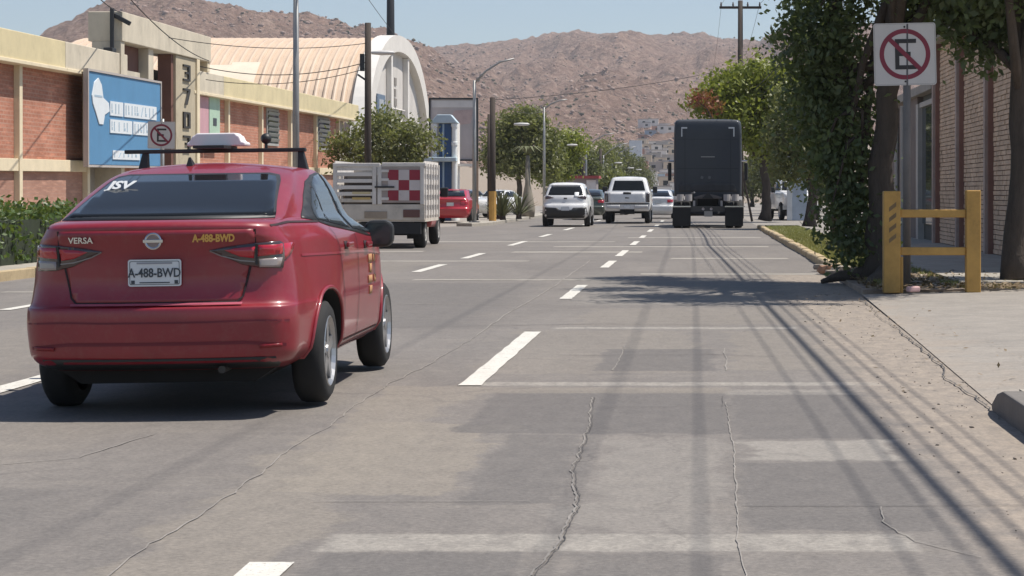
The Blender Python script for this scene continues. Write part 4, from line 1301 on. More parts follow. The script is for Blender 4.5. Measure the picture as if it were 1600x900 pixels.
AX = {'rear': (lambda a, b: Vector((a, -6, b)), Vector((0, 1, 0))), 'front': (lambda a, b: Vector((a, 12, b)), Vector((0, -1, 0))),
      'right': (lambda a, b: Vector((4, a, b)), Vector((-1, 0, 0))), 'left': (lambda a, b: Vector((-4, a, b)), Vector((1, 0, 0))),
      'top': (lambda a, b: Vector((a, b, 6)), Vector((0, 0, -1)))}
def proj(bvh, axis, a, b, off):
    f, d = AX[axis]
    o = f(a, b)
    hit = bvh.ray_cast(o, d)
    if hit[0] is None:
        q = bvh.find_nearest(o + d * 4)
        return q[0] + q[1] * off
    n = hit[1]
    if n.dot(d) > 0: n = -n
    return hit[0] + (n * .6 - d * .4).normalized() * off

def patch(name, outline, axis, bvh, mat, parent, off=.006, res=.05, smooth_outline=False, skirt=.014):
    """a panel with depth laid on a body surface: 2-D outline projected along an axis"""
    pts = []
    n = len(outline)
    for i in range(n):
        a, b = outline[i], outline[(i + 1) % n]
        k = max(1, int(math.dist(a, b) / res))
        for j in range(k):
            pts.append((a[0] + (b[0] - a[0]) * j / k, a[1] + (b[1] - a[1]) * j / k))
    allp = [Vector(p) for p in pts]
    xs, ys_ = [p[0] for p in pts], [p[1] for p in pts]
    def inside(x, y):
        c = False
        for (x1, y1), (x2, y2) in zip(pts, pts[1:] + pts[:1]):
            if (y1 > y) != (y2 > y) and x < (x2 - x1) * (y - y1) / (y2 - y1) + x1: c = not c
        return c
    gx = np.arange(min(xs) + res / 2, max(xs), res)
    gy = np.arange(min(ys_) + res / 2, max(ys_), res)
    for x in gx:
        for y in gy:
            if inside(x, y) and min(math.hypot(x - p[0], y - p[1]) for p in pts) > res * .45:
                allp.append(Vector((x, y)))
    r = delaunay_2d_cdt(allp, [], [list(range(len(pts)))], 1, 1e-5)
    v2, tris = r[0], [list(f) for f in r[2]]
    V = [proj(bvh, axis, p[0], p[1], off) for p in v2]
    cnt = {}
    for f in tris:
        for i in range(len(f)):
            e = tuple(sorted((f[i], f[(i + 1) % len(f)])))
            cnt[e] = cnt.get(e, 0) + 1
    low = {}
    for (i, j), c in cnt.items():
        if c == 1:
            for q in (i, j):
                if q not in low:
                    low[q] = len(V); V.append(proj(bvh, axis, v2[q][0], v2[q][1], off - skirt))
            tris.append([i, j, low[j], low[i]])
    mb = MB(); mb.add(V, tris)
    o = mb.build(name, mat, parent)
    o.data.polygons.foreach_set('use_smooth', [len(p.vertices) == 3 for p in o.data.polygons])
    return o

def seam(name, pts, axis, bvh, w, mat, parent, off=.0035, res=.05):
    """thin strip lying on the body (shut lines, creases)"""
    line = []
    for a, b in zip(pts[:-1], pts[1:]):
        k = max(1, int(math.dist(a, b) / res))
        for j in range(k): line.append((a[0] + (b[0] - a[0]) * j / k, a[1] + (b[1] - a[1]) * j / k))
    line.append(pts[-1])
    V, fs_ = [], []
    for i, p in enumerate(line):
        q, o_ = line[min(i + 1, len(line) - 1)], line[max(0, i - 1)]
        tx, ty = q[0] - o_[0], q[1] - o_[1]
        L = math.hypot(tx, ty) or 1
        nx, ny = -ty / L * w / 2, tx / L * w / 2
        V += [proj(bvh, axis, p[0] - nx, p[1] - ny, off), proj(bvh, axis, p[0] + nx, p[1] + ny, off)]
        if i: fs_.append((2 * i - 2, 2 * i - 1, 2 * i + 1, 2 * i))
    return MB().add(V, fs_).build(name, mat, parent)

def wheel(parent, x, y, r, w, side, spokes=5, rim_r=None, rimm=None, segs=28, detail=True):
    rim_r = rim_r or r * .66
    s = side
    tp = [(-w / 2, rim_r), (-w / 2 - .004, r * .86), (-w / 2 + .02, r * .97), (-w / 2 + .05, r), (w / 2 - .05, r), (w / 2 - .02, r * .97), (w / 2 + .004, r * .86), (w / 2, rim_r)]
    ty = MB().lathe(tp, segs, 'x').build('wheel', black_rubber, parent, smooth=True)
    ty.location = (x, y, r)
    ri = MB()
    ri.lathe([(s * (w / 2 - .002), rim_r + .004), (s * (w / 2 + .004), rim_r - .006), (s * (w / 2 - .02), rim_r - .025), (s * (w / 2 - .09), rim_r - .03)], segs, 'x')
    for k in range(spokes):
        a = 2 * PI * k / spokes + .3
        ca, sa = math.cos(a), math.sin(a)
        pw = .17 * rim_r
        def pt(rad, lat, xx): return (xx, rad * ca - lat * sa, rad * sa + lat * ca)
        x0, x1 = s * (w / 2 - .012), s * (w / 2 - .045)
        R0, R1 = rim_r * .12, rim_r - .012
        vs_ = [pt(R0, -pw, x0), pt(R0, pw, x0), pt(R1, pw * .75, x0), pt(R1, -pw * .75, x0), pt(R0, -pw, x1), pt(R0, pw, x1), pt(R1, pw * .75, x1), pt(R1, -pw * .75, x1)]
        ri.add(vs_, [(0, 1, 2, 3), (4, 5, 6, 7), (0, 1, 5, 4), (1, 2, 6, 5), (2, 3, 7, 6), (3, 0, 4, 7)])
    ri.lathe([(s * (w / 2 - .005), .001), (s * (w / 2 - .005), rim_r * .2), (s * (w / 2 - .04), rim_r * .24)], 12, 'x')
    ro = ri.build('rim', rimm or alloy, ty)
    MB().lathe([(s * (w / 2 - .095), .001), (s * (w / 2 - .095), rim_r - .02)], segs, 'x').build('brake_disc', M('dark_brake', (.05, .048, .045), .7, .2, 6), ty)
    return ty

def arches(yr, yf, r, x0=.56, x1=1.2, zc=None):
    out = []
    for y in (yr, yf):
        for s in (-1, 1):
            c = MB(); z = zc or r * .92
            n = 28
            prof = [(y + r * math.cos(2 * PI * i / n), z + r * math.sin(2 * PI * i / n)) for i in range(n)]
            c.prism(prof, 'x', s * x0, s * x1)
            out.append(c)
    return out

def car_paint(name, col, flake=.0, rough=.35, coat=.9):
    if name in MATS: return MATS[name]
    m, nt, b = nodes_of(name)
    p = pos(nt)
    n1 = noise(nt, p, 3, 4, .6)
    c = mixcol(nt, ramp(nt, n1, .3, .7), tuple(x * .9 for x in col), tuple(min(1, x * 1.06) for x in col))
    dust = noise(nt, p, 14, 5, .7)
    c = mixcol(nt, ramp(nt, dust, .5, .85, (0, 0, 0), (.14, .14, .14)), c, (.26, .20, .16))
    nt.links.new(c, b.inputs['Base Color'])
    b.inputs['Roughness'].default_value = rough
    b.inputs['Metallic'].default_value = flake
    b.inputs['Coat Weight'].default_value = coat
    nt.links.new(ramp(nt, dust, .2, .8, (.03, .03, .03), (.12, .12, .12)), b.inputs['Coat Roughness'])
    MATS[name] = m
    return m
red_paint = car_paint('metallic_red_paint', (.235, .011, .021), 0, .42, .6)
well = M('wheel_well_black', (.012, .012, .012), .9, .2, 5)
amber = M('yellow_vinyl', (.66, .36, .08), .6, .1, 5)
seam_m = M('shut_line', (.02, .004, .006), .7)

# ---------------------------------------------------------------- the red taxi sedan
sedan_sl = [
    (.265, .24, 4.28, .76, .66, .60, .15, .2, .08, .2, 0),
    (.315, .075, 4.42, .825, .735, .66, .17, .25, .11, .25, 0),
    (.37, .022, 4.47, .85, .765, .68, .18, .25, .12, .25, 0),
    (.44, .010, 4.48, .858, .775, .68, .19, .25, .125, .25, 0),
    (.55, .0, 4.50, .866, .78, .68, .19, .25, .125, .25, 0),
    (.628, .004, 4.50, .87, .778, .68, .20, .25, .125, .25, 0),
    (.65, .045, 4.49, .87, .772, .68, .20, .25, .12, .25, 0),
    (.78, .075, 4.46, .868, .758, .68, .21, .25, .12, .25, 0),
    (.92, .075, 4.35, .862, .738, .67, .21, .25, .12, .25, 0),
    (1.00, .052, 3.98, .845, .718, .66, .21, .25, .12, .25, .0),
    (1.04, .032, 3.70, .82, .692, .65, .21, .25, .12, .22, .004),
    (1.075, .028, 3.52, .79, .668, .63, .2, .25, .115, .2, .012),
    (1.096, .045, 3.40, .77, .652, .62, .19, .2, .11, .2, .018),
    (1.112, .13, 3.31, .755, .645, .62, .19, .2, .09, .15, .02),
    (1.124, .29, 3.25, .745, .65, .62, .18, .2, .06, .15, .018),
    (1.138, .375, 3.20, .735, .652, .62, .16, .2, .05, .15, .015),
    (1.22, .62, 3.06, .705, .635, .60, .15, .2, .05, .15, .01),
    (1.30, .88, 2.88, .67, .61, .58, .15, .2, .05, .12, .01),
    (1.39, 1.20, 2.60, .615, .565, .53, .15, .2, .05, .12, .015),
    (1.430, 1.44, 2.40, .565, .52, .49, .15, .2, .06, .1, .026),
    (1.447, 1.62, 2.25, .47, .43, .41, .15, .15, .05, .08, .030)]
car = empty('taxi_sedan', (-3.06, 11.83, .004), R(0.9))
car.rotation_euler = (0, R(-.8), R(.9))      # leaning a little with the road camber
tag(car, 'dusty red taxi sedan with roof rack and white roof sign driving away', 'car')
me0 = shell_mesh('sedan', sedan_sl, 5, 34)
bv = bvh_of(me0)
body_me = cut(me0, arches(.94, 3.55, .36, .60, 1.2, .33), red_paint, well)
body = link_mesh('body', body_me, None, car)
body_me.polygons.foreach_set('use_smooth', [True] * len(body_me.polygons))
try:
    body_me.set_sharp_from_angle(angle=R(38))
except Exception: pass
# trunk lid, recessed number plate field
lid = [(-.555, 1.072), (.555, 1.072), (.555, .98), (.525, .86), (.485, .69), (.455, .660), (-.455, .660), (-.485, .69), (-.525, .86), (-.555, .98)]
trunk = patch('trunk_lid', lid, 'rear', bv, red_paint, car, .004, .045)
seam('shut_line', lid[1:7] , 'rear', bv, .012, seam_m, car, .006)
seam('shut_line', [lid[6]] + lid[7:] + [lid[0]], 'rear', bv, .012, seam_m, car, .006)
seam('lid_edge_highlight', [(-.485, .648), (.485, .648)], 'rear', bv, .016, M('painted_lip_highlight', (.42, .10, .14), .3, .1, 5, 0, 0, 1), car, .012)  # lighter red strip paints the highlight along the bumper ledge
# bumper details
seam('bumper_crease_shade', [(-.72, .41), (-.5, .43), (.5, .43), (.72, .41)], 'rear', bv, .018, M('painted_crease_shade_red', (.14, .008, .02), .5, .1, 5), car, .004)  # darker red strips paint the shade of the bumper creases
seam('bumper_crease_shade', [(-.74, .55), (-.50, .555), (-.3, .55), (.3, .55), (.5, .555), (.74, .55)], 'rear', bv, .010, M('painted_crease_shade_red', (.14, .008, .02), .5, .1, 5), car, .004)
patch('lower_valance', [(-.64, .274), (.64, .274), (.74, .315), (.66, .345), (-.66, .345), (-.74, .315)], 'rear', bv, black_plastic, car, .004, .06)
for s in (-1, 1):
    patch('reflector', [(s * .58, .395), (s * .70, .40), (s * .70, .42), (s * .58, .415)], 'rear', bv, M('reflector_red', (.20, .01, .015), .3), car, .012, .03)
# boomerang tail lights, wrapping round the corner
for s in (-1, 1):
    tl = [(s * .30, .955), (s * .36, .925), (s * .48, .87), (s * .58, .848), (s * .695, .845), (s * .70, .90), (s * .695, .985), (s * .68, 1.0), (s * .55, .992), (s * .40, .975)]
    tail = patch('tail_light', tl, 'rear', bv, dark_lens, car, .010, .03)
    patch('red_lens', [(s * .385, .955), (s * .47, .915), (s * .545, .905), (s * .555, .975), (s * .44, .966)], 'rear', bv, red_lens, tail, .016, .025)
    patch('red_lens', [(s * .565, .915), (s * .69, .925), (s * .69, .982), (s * .57, .982)], 'rear', bv, red_lens, tail, .016, .025)
    patch('clear_lens', [(s * .575, .852), (s * .68, .852), (s * .69, .905), (s * .575, .900)], 'rear', bv, M('clear_lamp', (.30, .25, .23), .12, .2, 8, 0, 0, 1), tail, .016, .025)
    seam('lens_rim', [(s * .305, .952), (s * .365, .922), (s * .47, .893), (s * .55, .885)], 'rear', bv, .007, M('lens_rim_grey', (.22, .2, .2), .3, .1, 5, 0, .6), tail, .0165, .02)
    seam('lens_split', [(s * .56, .868), (s * .562, .99)], 'rear', bv, .012, black_plastic, tail, .019, .02)
    # side wrap
    patch('side_lens', [(.13, .875), (.20, .88), (.27, .92), (.36, .975), (.35, .99), (.20, .985), (.13, .98)], 'right' if s > 0 else 'left', bv, red_lens, tail, .009, .03)
# rear window with dark frame
win = [(-.60, 1.142), (.60, 1.142), (.56, 1.24), (.51, 1.345), (.485, 1.378), (.42, 1.392), (-.42, 1.392), (-.485, 1.378), (-.51, 1.345), (-.56, 1.24)]
patch('window_surround', [(x * 1.03, z + (.012 if z > 1.3 else -.012)) for x, z in win], 'rear', bv, black_plastic, car, .003, .05)
patch('rear_window', win, 'rear', bv, glass, car, .007, .045)
text('window_sticker', 'JSV', .085, plate_white, car, (-.42, .925, 1.335), (R(50), 0, R(1)), .002, 1.25, .35, .003)
# number plate
def plate(parent, x, y, z, txt='A-488-BWD', w=.30, h=.152):
    pl = MB().prism(rounded_rect(w, h, .014, 4), 'y', 0, -.008).build('number_plate', plate_white, parent, loc=(x, y, z))
    fr = rounded_rect(w - .018, h - .018, .01, 4); fi = rounded_rect(w - .024, h - .024, .009, 4)
    n = len(fr)
    V = [(p[0], -.0095, p[1]) for p in fr] + [(p[0], -.0095, p[1]) for p in fi]
    MB().add(V, [(i, (i + 1) % n, n + (i + 1) % n, n + i) for i in range(n)]).build('plate_border', plate_ink, pl)
    if txt:
        text('plate_number', txt, .072, plate_ink, pl, (0, -.011, -.002), (R(90), 0, 0), .001, .80, 0, .0012)
        MB().box(-.10, -.0105, .050, .10, -.0085, .060).build('plate_band', M('plate_band_grey', (.30, .31, .33), .6), pl)
        MB().box(-.085, -.0105, -.058, .085, -.0085, -.052).build('plate_band', plate_ink, pl)
        for s in (-1, 1):
            MB().box(s * .122 - .01, -.0105, -.062, s * .122 + .01, -.0085, -.042).build('plate_mark', plate_ink, pl)
    return pl
yy = proj(bv, 'rear', 0, .83, .02).y
plate(car, 0, yy, .832)
# badges
yb = proj(bv, 'rear', 0, 1.01, .008).y
bg = MB().lathe([(0, .0485), (-.008, .0485), (-.012, .042), (-.008, .036), (0, .036)], 24, 'y', (0, 0, 0)).build('badge', chrome, car, loc=(0, yb - .012, 1.012))
MB().box(-.056, -.014, -.010, .056, -.004, .010).build('badge_bar', chrome, bg, bevel=.003)
MB().lathe([(-.003, .0001), (-.003, .036)], 20, 'y').build('badge_field', M('badge_dark', (.25, .2, .2), .3, .1, 5, 0, .8), bg)
text('model_badge', 'VERSA', .048, chrome, car, (-.42, proj(bv, 'rear', -.42, 1.015, .008).y - .012, 1.018), (R(90), 0, R(-6)), .003, 1.05, 0, .001)
text('permit_number', 'A-488-BWD', .058, amber, car, (.335, proj(bv, 'rear', .335, 1.02, .008).y - .014, 1.022), (R(90), 0, R(4)), .001, .78, 0, .0025)
# side windows, doors, handles
for sd, s in (('right', 1), ('left', -1)):
    frame = [(.80, 1.122), (.95, 1.18), (1.15, 1.265), (1.40, 1.35), (1.62, 1.39), (1.95, 1.41), (2.25, 1.395), (2.62, 1.29), (2.98, 1.08), (3.08, .965), (2.5, .985), (2.0, 1.02), (1.25, 1.068)]
    patch('window_trim', frame, sd, bv, black_plastic, car, .004, .05)
    patch('rear_door_window', [(1.04, 1.112), (1.12, 1.19), (1.30, 1.275), (1.50, 1.345), (1.68, 1.38), (1.93, 1.395), (1.95, 1.045), (1.5, 1.075)], sd, bv, glass_light, car, .009, .05)
    patch('front_door_window', [(2.03, 1.04), (2.0, 1.395), (2.25, 1.378), (2.58, 1.27), (2.90, 1.08), (2.97, .995), (2.5, 1.01)], sd, bv, glass_light, car, .009, .05)
    seam('window_bar', [(1.36, 1.09), (1.40, 1.315)], sd, bv, .03, black_plastic, car, .011)
    for ln in ([(1.98, 1.01), (1.985, .6), (1.97, .33)], [(1.18, 1.06), (1.24, .92), (1.34, .70), (1.42, .36)], [(3.06, .95), (3.02, .7), (3.0, .34)], [(1.42, .345), (2.98, .345)], [(.18, 1.09), (.5, 1.105), (1.0, 1.10)]):
        seam('shut_line', ln, sd, bv, .011, seam_m, car, .004)
    seam('body_crease_highlight', [(.5, .91), (1.4, .90), (2.4, .88), (3.2, .84)], sd, bv, .014, M('painted_crease_highlight', (.36, .04, .07), .35, .1, 5, 0, .2, .8), car, .004)  # lighter strip paints the light caught along the side crease
    patch('sill', [(1.36, .245), (3.15, .245), (3.15, .30), (1.36, .30)], sd, bv, black_plastic, car, .006, .1)
    for (y0, z0) in ((1.52, .945), (2.36, .93)):
        p = proj(bv, sd, y0, z0, .0)
        h = MB().obox((p.x + s * .028, p.y, p.z), (.022, .19, .03), (0, 0, 0)).build('door_handle', red_paint, car, bevel=.008)
        patch('handle_hollow_shade', [(y0 - .07, z0 - .028), (y0 + .05, z0 - .028), (y0 + .06, z0 + .022), (y0 - .07, z0 + .022)], sd, bv, seam_m, car, .004, .04)  # dark patch paints the shade in the hollow behind the handle
    # arch lips
    for yc in (.94, 3.55):
        V = []
        for i in range(25):
            a = R(-12 + 204 * i / 24)
            q = proj(bv, sd, yc + .372 * math.cos(a), max(.23, .33 + .372 * math.sin(a)), .006)
            V.append(tuple(q))
        MB().tube(V, .012, 6).build('arch_lip', red_paint, car, smooth=True)
    for yw in (.94, 3.55):
        wheel(car, s * .748, yw, .312, .185, s, 5, .215)
    # mirror
    mr = MB()
    mirror = MB().prism(rounded_rect(.20, .185, .06, 5), 'y', -.02, .075).build('door_mirror', black_plastic, car, bevel=.018, loc=(s * .905, 2.72, .99))
    MB().prism(rounded_rect(.165, .145, .045, 5), 'y', -.0235, -.0205).build('mirror_glass', M('mirror_dark', (.05, .06, .06), .1, .1, 4), mirror)
    MB().tube([(s * .78, 2.80, .985), (s * .86, 2.77, .99)], [.04, .03], 8).build('mirror_stalk', black_plastic, car)
# permit marks on right-hand doors (illegible yellow vinyl)
for (y0, z0, w_, h_) in ((2.44, .80, .16, .055), (2.48, .73, .10, .06), (2.42, .66, .17, .05), (2.46, .585, .12, .055), (2.66, .80, .09, .05), (2.68, .66, .08, .05)):
    patch('door_decal', [(y0, z0), (y0 + w_, z0), (y0 + w_, z0 + h_), (y0, z0 + h_)], 'right', bv, M('faded_yellow_vinyl', (.42, .22, .10), .7, .2, 8), car, .006, .05, skirt=.006)
# roof rack, taxi sign, ball, shark fin
rack_y = 1.95
bar = MB().prism([(rack_y - .035, 1.548), (rack_y + .02, 1.548), (rack_y + .045, 1.560), (rack_y + .02, 1.574), (rack_y - .035, 1.574)], 'x', -.64, .54).build('rack_bar', black_plastic, car, bevel=.005)
for s in (-1, 1):
    for y_ in (rack_y,):
        MB().add([(s * .49, y_ - .04, 1.43), (s * .56, y_ - .04, 1.41), (s * .56, y_ + .04, 1.41), (s * .49, y_ + .04, 1.43), (s * .49, y_ - .025, 1.552), (s * .525, y_ - .025, 1.552), (s * .525, y_ + .025, 1.552), (s * .49, y_ + .025, 1.552)],
                 [(3, 2, 1, 0), (4, 5, 6, 7), (0, 1, 5, 4), (1, 2, 6, 5), (2, 3, 7, 6), (3, 0, 4, 7)]).build('rack_foot', black_plastic, car, bevel=.006)
sign_poly = [(-.19, 0), (.19, 0), (.19, .022), (.165, .03), (.15, .065), (.135, .072), (.125, .085), (-.125, .085), (-.14, .072), (-.155, .065), (-.172, .03), (-.19, .022)]
ts_ = MB().prism(sign_poly, 'y', -.09, .09).build('taxi_roof_sign', M('roof_sign_white', (.78, .74, .74), .45, .06, 5), car, bevel=.008, loc=(-.04, rack_y + .05, 1.592))
MB().box(-.10, -.32, -.02, .10, .10, -.001).build('sign_bracket', black_plastic, ts_)
bl_ = MB().lathe([(.036 * math.cos(PI * i / 8) * -1, max(.0005, .036 * math.sin(PI * i / 8))) for i in range(9)], 16, 'z').build('roof_ball', black_plastic, car, smooth=True, loc=(.28, rack_y, 1.637))
MB().tube([(0, 0, -.07), (0, 0, -.02)], .010, 8).build('ball_stem', black_plastic, bl_)
fin = MB().add([(-.022, -.06, 0), (.022, -.06, 0), (.015, .11, 0), (-.015, .11, 0), (-.006, -.05, .062), (.006, -.05, .062), (.0, -.02, .066)], [(0, 1, 2, 3), (0, 4, 5, 1), (4, 6, 5), (1, 5, 6, 2), (0, 3, 6, 4), (2, 6, 3)]).build('antenna_fin', red_paint if False else black_plastic, car, loc=(-.11, 1.50, 1.448))
# underside
MB().prism([(-.50, .185), (.50, .185), (.66, .29), (-.66, .29)], 'y', .34, 4.2).build('underbody', well, car)  # shape set low to deepen the shade under the car
MB().tube([(.36, .10, .275), (.36, .5, .28)], .022, 10).build('exhaust_pipe', M('sooty_pipe', (.06, .055, .05), .6, .2, 8, 0, .5), car)
MB().tube([(-.62, .94, .31), (.62, .94, .31)], .05, 8).build('rear_axle', well, car)

# ---------------------------------------------------------------- other cars
def simple_car(name, label, loc, rz, sl, paint, axles, wr, spec, plate_z=None, parts=None, group=None, track=.74, arch_r=None):
    t = empty(name, loc, rz); tag(t, label, 'car' if name != 'pickup_truck' else 'pickup', group)
    m0 = shell_mesh(name, sl, 4, 22)
    b = bvh_of(m0)
    bo_ = cut(m0, arches(axles[0], axles[1], arch_r or wr * 1.15, track - .16, 1.4, wr), paint, well)
    o = link_mesh('body', bo_, None, t)
    bo_.polygons.foreach_set('use_smooth', [True] * len(bo_.polygons))
    try: bo_.set_sharp_from_angle(angle=R(38))
    except Exception: pass
    for s in (-1, 1):
        for y in axles: wheel(t, s * track, y, wr, .22, s, 5, wr * .66, None, 18)
    for (nm, ol, ax, mt, off) in spec:
        if ax == 'sides':
            patch(nm, ol, 'right', b, mt, t, off, .12); patch(nm, ol, 'left', b, mt, t, off, .12)
        elif ax == 'rear2' or ax == 'front2':
            patch(nm, ol, ax[:-1], b, mt, t, off, .06); patch(nm, [(-x, z) for x, z in ol], ax[:-1], b, mt, t, off, .06)
        else:
            patch(nm, ol, ax, b, mt, t, off, .1)
    if plate_z:
        yy = proj(b, 'rear', 0, plate_z, .03).y
        plate(t, 0, yy, plate_z, None)
    return t, b

def sedan_slices(L=4.5, w=.86, h=1.45, deck=1.05):
    q = L / 4.5
    return [(.22, .16, L - .2, w * .87, w * .75, w * .7, .15, .2, .06, .2, 0), (.40, .02, L - .03, w * .98, w * .9, w * .8, .18, .25, .09, .25, 0), (.60, 0, L, w, w * .91, w * .8, .2, .25, .09, .25, 0),
            (.68, .05, L - .02, w, w * .9, w * .8, .2, .25, .09, .25, 0), (.9, .08, L - .18, w * .985, w * .88, w * .78, .2, .25, .1, .25, 0), (deck - .06, .07, L - .6, w * .965, w * .86, w * .76, .2, .25, .1, .25, 0),
            (deck, .12, 3.35 * q, w * .90, w * .8, w * .73, .2, .2, .09, .2, .015), (deck + .03, .44 * q, 3.22 * q, w * .86, w * .77, w * .72, .18, .2, .06, .15, .02), (deck + .06, .54 * q, 3.16 * q, w * .84, w * .76, w * .71, .16, .2, .05, .15, .01),
            (h - .16, .95 * q, 2.85 * q, w * .77, w * .7, w * .66, .15, .2, .05, .12, .01), (h - .06, 1.28 * q, 2.55 * q, w * .7, w * .64, w * .6, .15, .2, .05, .12, .015), (h - .015, 1.62 * q, 2.25 * q, w * .55, w * .5, w * .46, .15, .15, .04, .08, .015)]
def sedan_spec(deck=1.05, h=1.45):
    return [('rear_window', [(-.58, deck + .07), (.58, deck + .07), (.46, h - .07), (-.46, h - .07)], 'rear', glass, .008),
            ('side_window', [(1.2, deck + .05), (1.5, h - .12), (1.95, h - .08), (2.5, h - .13), (2.95, deck + .03), (2.1, deck + .01)], 'sides', glass, .008),
            ('tail_light', [(.44, .80), (.72, .80), (.74, .95), (.44, .93)], 'rear2', red_lens, .012),
            ('windscreen', [(-.62, deck + .04), (.62, deck + .04), (.5, h - .07), (-.5, h - .07)], 'front', glass, .008)]
white_car = car_paint('white_car_paint', (.70, .70, .69), 0, .4)
bright_red = car_paint('bright_red_paint', (.42, .016, .03), 0, .35)
green_dk = car_paint('dark_green_paint', (.05, .06, .045), .2, .4)
silver = car_paint('silver_paint', (.38, .38, .38), .5, .35)
maroon = car_paint('maroon_paint', (.16, .03, .04), .1, .4)

simple_car('sedan_car', 'bright red sedan parked on the lot in front of the blue shop front', (-10.4, 88.2, 0), R(.5), sedan_slices(), bright_red, (.95, 3.55), .31, sedan_spec() , .80)
simple_car('sedan_car', 'white sedan ahead of the white pickup beside the dark lorry', (-1.95, 104, 0), 0, sedan_slices(), white_car, (.95, 3.55), .31, sedan_spec(), .82)
simple_car('sedan_car', 'dark sedan far ahead between the white sedan and the dark lorry', (-1.75, 122, 0), 0, sedan_slices(), green_dk, (.95, 3.55), .31, sedan_spec(), .82)
simple_car('sedan_car', 'dark green sedan half hidden ahead of the white crossover', (-5.15, 99, 0), 0, sedan_slices(), green_dk, (.95, 3.55), .31, sedan_spec(), .82)
simple_car('sedan_car', 'maroon sedan half hidden ahead of the white pickup', (-4.9, 121, 0), 0, sedan_slices(), maroon, (.95, 3.55), .31, sedan_spec(), .82)
simple_car('sedan_car', 'white sedan parked nose out behind the spiky agaves', (-8.95, 108, .0), R(165), sedan_slices(), white_car, (.95, 3.55), .31, sedan_spec(), None)
bpy.data.objects['sedan_car.005'].location = (-9.9, 112, 0)
simple_car('sedan_car', 'silver sedan parked between the billboard post and the agaves', (-11.6, 110, 0), R(20), sedan_slices(), silver, (.95, 3.55), .31, sedan_spec(), None)
simple_car('sedan_car', 'white sedan parked beside the red sedan past the billboard post', (-12.4, 118, 0), R(170), sedan_slices(), white_car, (.95, 3.55), .31, sedan_spec(), None)

# white crossover
suv_sl = [(.30, .20, 4.3, .80, .70, .62, .15, .2, .05, .2, 0), (.42, .05, 4.5, .90, .82, .7, .18, .25, .08, .25, 0), (.62, .0, 4.6, .925, .84, .72, .2, .3, .09, .25, 0), (.80, .03, 4.6, .93, .84, .72, .22, .3, .1, .25, 0),
          (.90, .10, 4.55, .93, .83, .72, .22, .3, .1, .25, 0), (1.05, .12, 4.2, .915, .81, .70, .22, .3, .1, .25, 0), (1.12, .14, 3.6, .895, .79, .68, .2, .25, .1, .2, 0), (1.18, .17, 3.35, .86, .77, .67, .2, .2, .09, .2, 0),
          (1.35, .34, 3.05, .79, .72, .63, .18, .2, .08, .15, 0), (1.52, .52, 2.8, .72, .66, .58, .17, .2, .08, .15, .01), (1.60, .58, 2.65, .67, .62, .54, .16, .2, .08, .12, .02), (1.655, .70, 2.5, .56, .50, .46, .15, .2, .06, .1, .02)]
grey_panel = car_paint('tailgate_shade_white', (.66, .66, .66), 0, .4)
simple_car('crossover_car', 'white crossover with black lower bumper driving in the lane beside the white pickup', (-4.98, 79, 0), R(.3), suv_sl, white_car, (.95, 3.65), .36,
           [('rear_window', [(-.66, 1.20), (.66, 1.20), (.60, 1.42), (.54, 1.53), (-.54, 1.53), (-.60, 1.42)], 'rear', glass, .01),
            ('lower_bumper', [(-.80, .34), (.80, .34), (.84, .55), (.78, .74), (.30, .72), (.22, .64), (-.22, .64), (-.30, .72), (-.78, .74), (-.84, .55)], 'rear', black_plastic, .012),
            ('tail_light', [(.44, 1.10), (.60, 1.06), (.76, 1.04), (.78, 1.12), (.70, 1.17), (.55, 1.14)], 'rear2', dark_lens, .015),
            ('badge', [(-.06, 1.05), (.06, 1.05), (.06, 1.10), (-.06, 1.10)], 'rear', dark_metal, .012),
            ('window_sticker', [(.32, 1.13), (.50, 1.13), (.50, 1.30), (.34, 1.30)], 'rear', plate_white, .02),
            ('roof_lip', [(-.56, 1.555), (.56, 1.555), (.54, 1.59), (-.54, 1.59)], 'rear', white_car, .03),
            ('side_window', [(.6, 1.22), (.9, 1.45), (1.6, 1.52), (2.3, 1.48), (3.0, 1.2)], 'sides', glass, .01)], .69, track=.79)

# white pickup
pk_sl = [(.52, .08, 5.5, .92, .88, .75, .08, .2, .02, .2, 0), (.60, .02, 5.65, .96, .93, .78, .07, .25, .02, .25, 0), (.78, .02, 5.7, .985, .96, .8, .06, .25, .02, .25, 0), (1.0, .03, 5.7, 1.0, .965, .8, .06, .25, .02, .25, 0),
         (1.22, .04, 5.6, .995, .96, .8, .06, .25, .02, .25, 0), (1.30, .05, 5.3, .98, .95, .8, .06, .25, .02, .25, 0), (1.335, .07, 4.5, .96, .93, .8, .06, .2, .02, .2, 0)]
pk, pb = simple_car('pickup_truck', 'white full-size pickup truck driving in the middle lane', (-2.92, 87, 0), 0, pk_sl, white_car, (1.1, 4.75), .40,
    [('tailgate', [(-.74, .86), (.74, .86), (.74, 1.30), (-.74, 1.30)], 'rear', white_car, .02), ('tail_light', [(.78, .90), (.93, .90), (.93, 1.26), (.78, 1.26)], 'rear2', dark_lens, .02),
     ('tailgate_handle', [(-.16, 1.22), (.16, 1.22), (.16, 1.31), (-.16, 1.31)], 'rear', black_plastic, .03), ('badge', [(-.08, 1.05), (.08, 1.05), (.08, 1.10), (-.08, 1.10)], 'rear', dark_metal, .03),
     ('bumper_panel', [(.30, .62), (.86, .64), (.86, .78), (.30, .78)], 'rear2', M('bumper_pale', (.48, .48, .48), .4), .05),
     ('bumper_gap', [(-.94, .80), (.94, .80), (.94, .85), (-.94, .85)], 'rear', well, .008)], .70, track=.82)
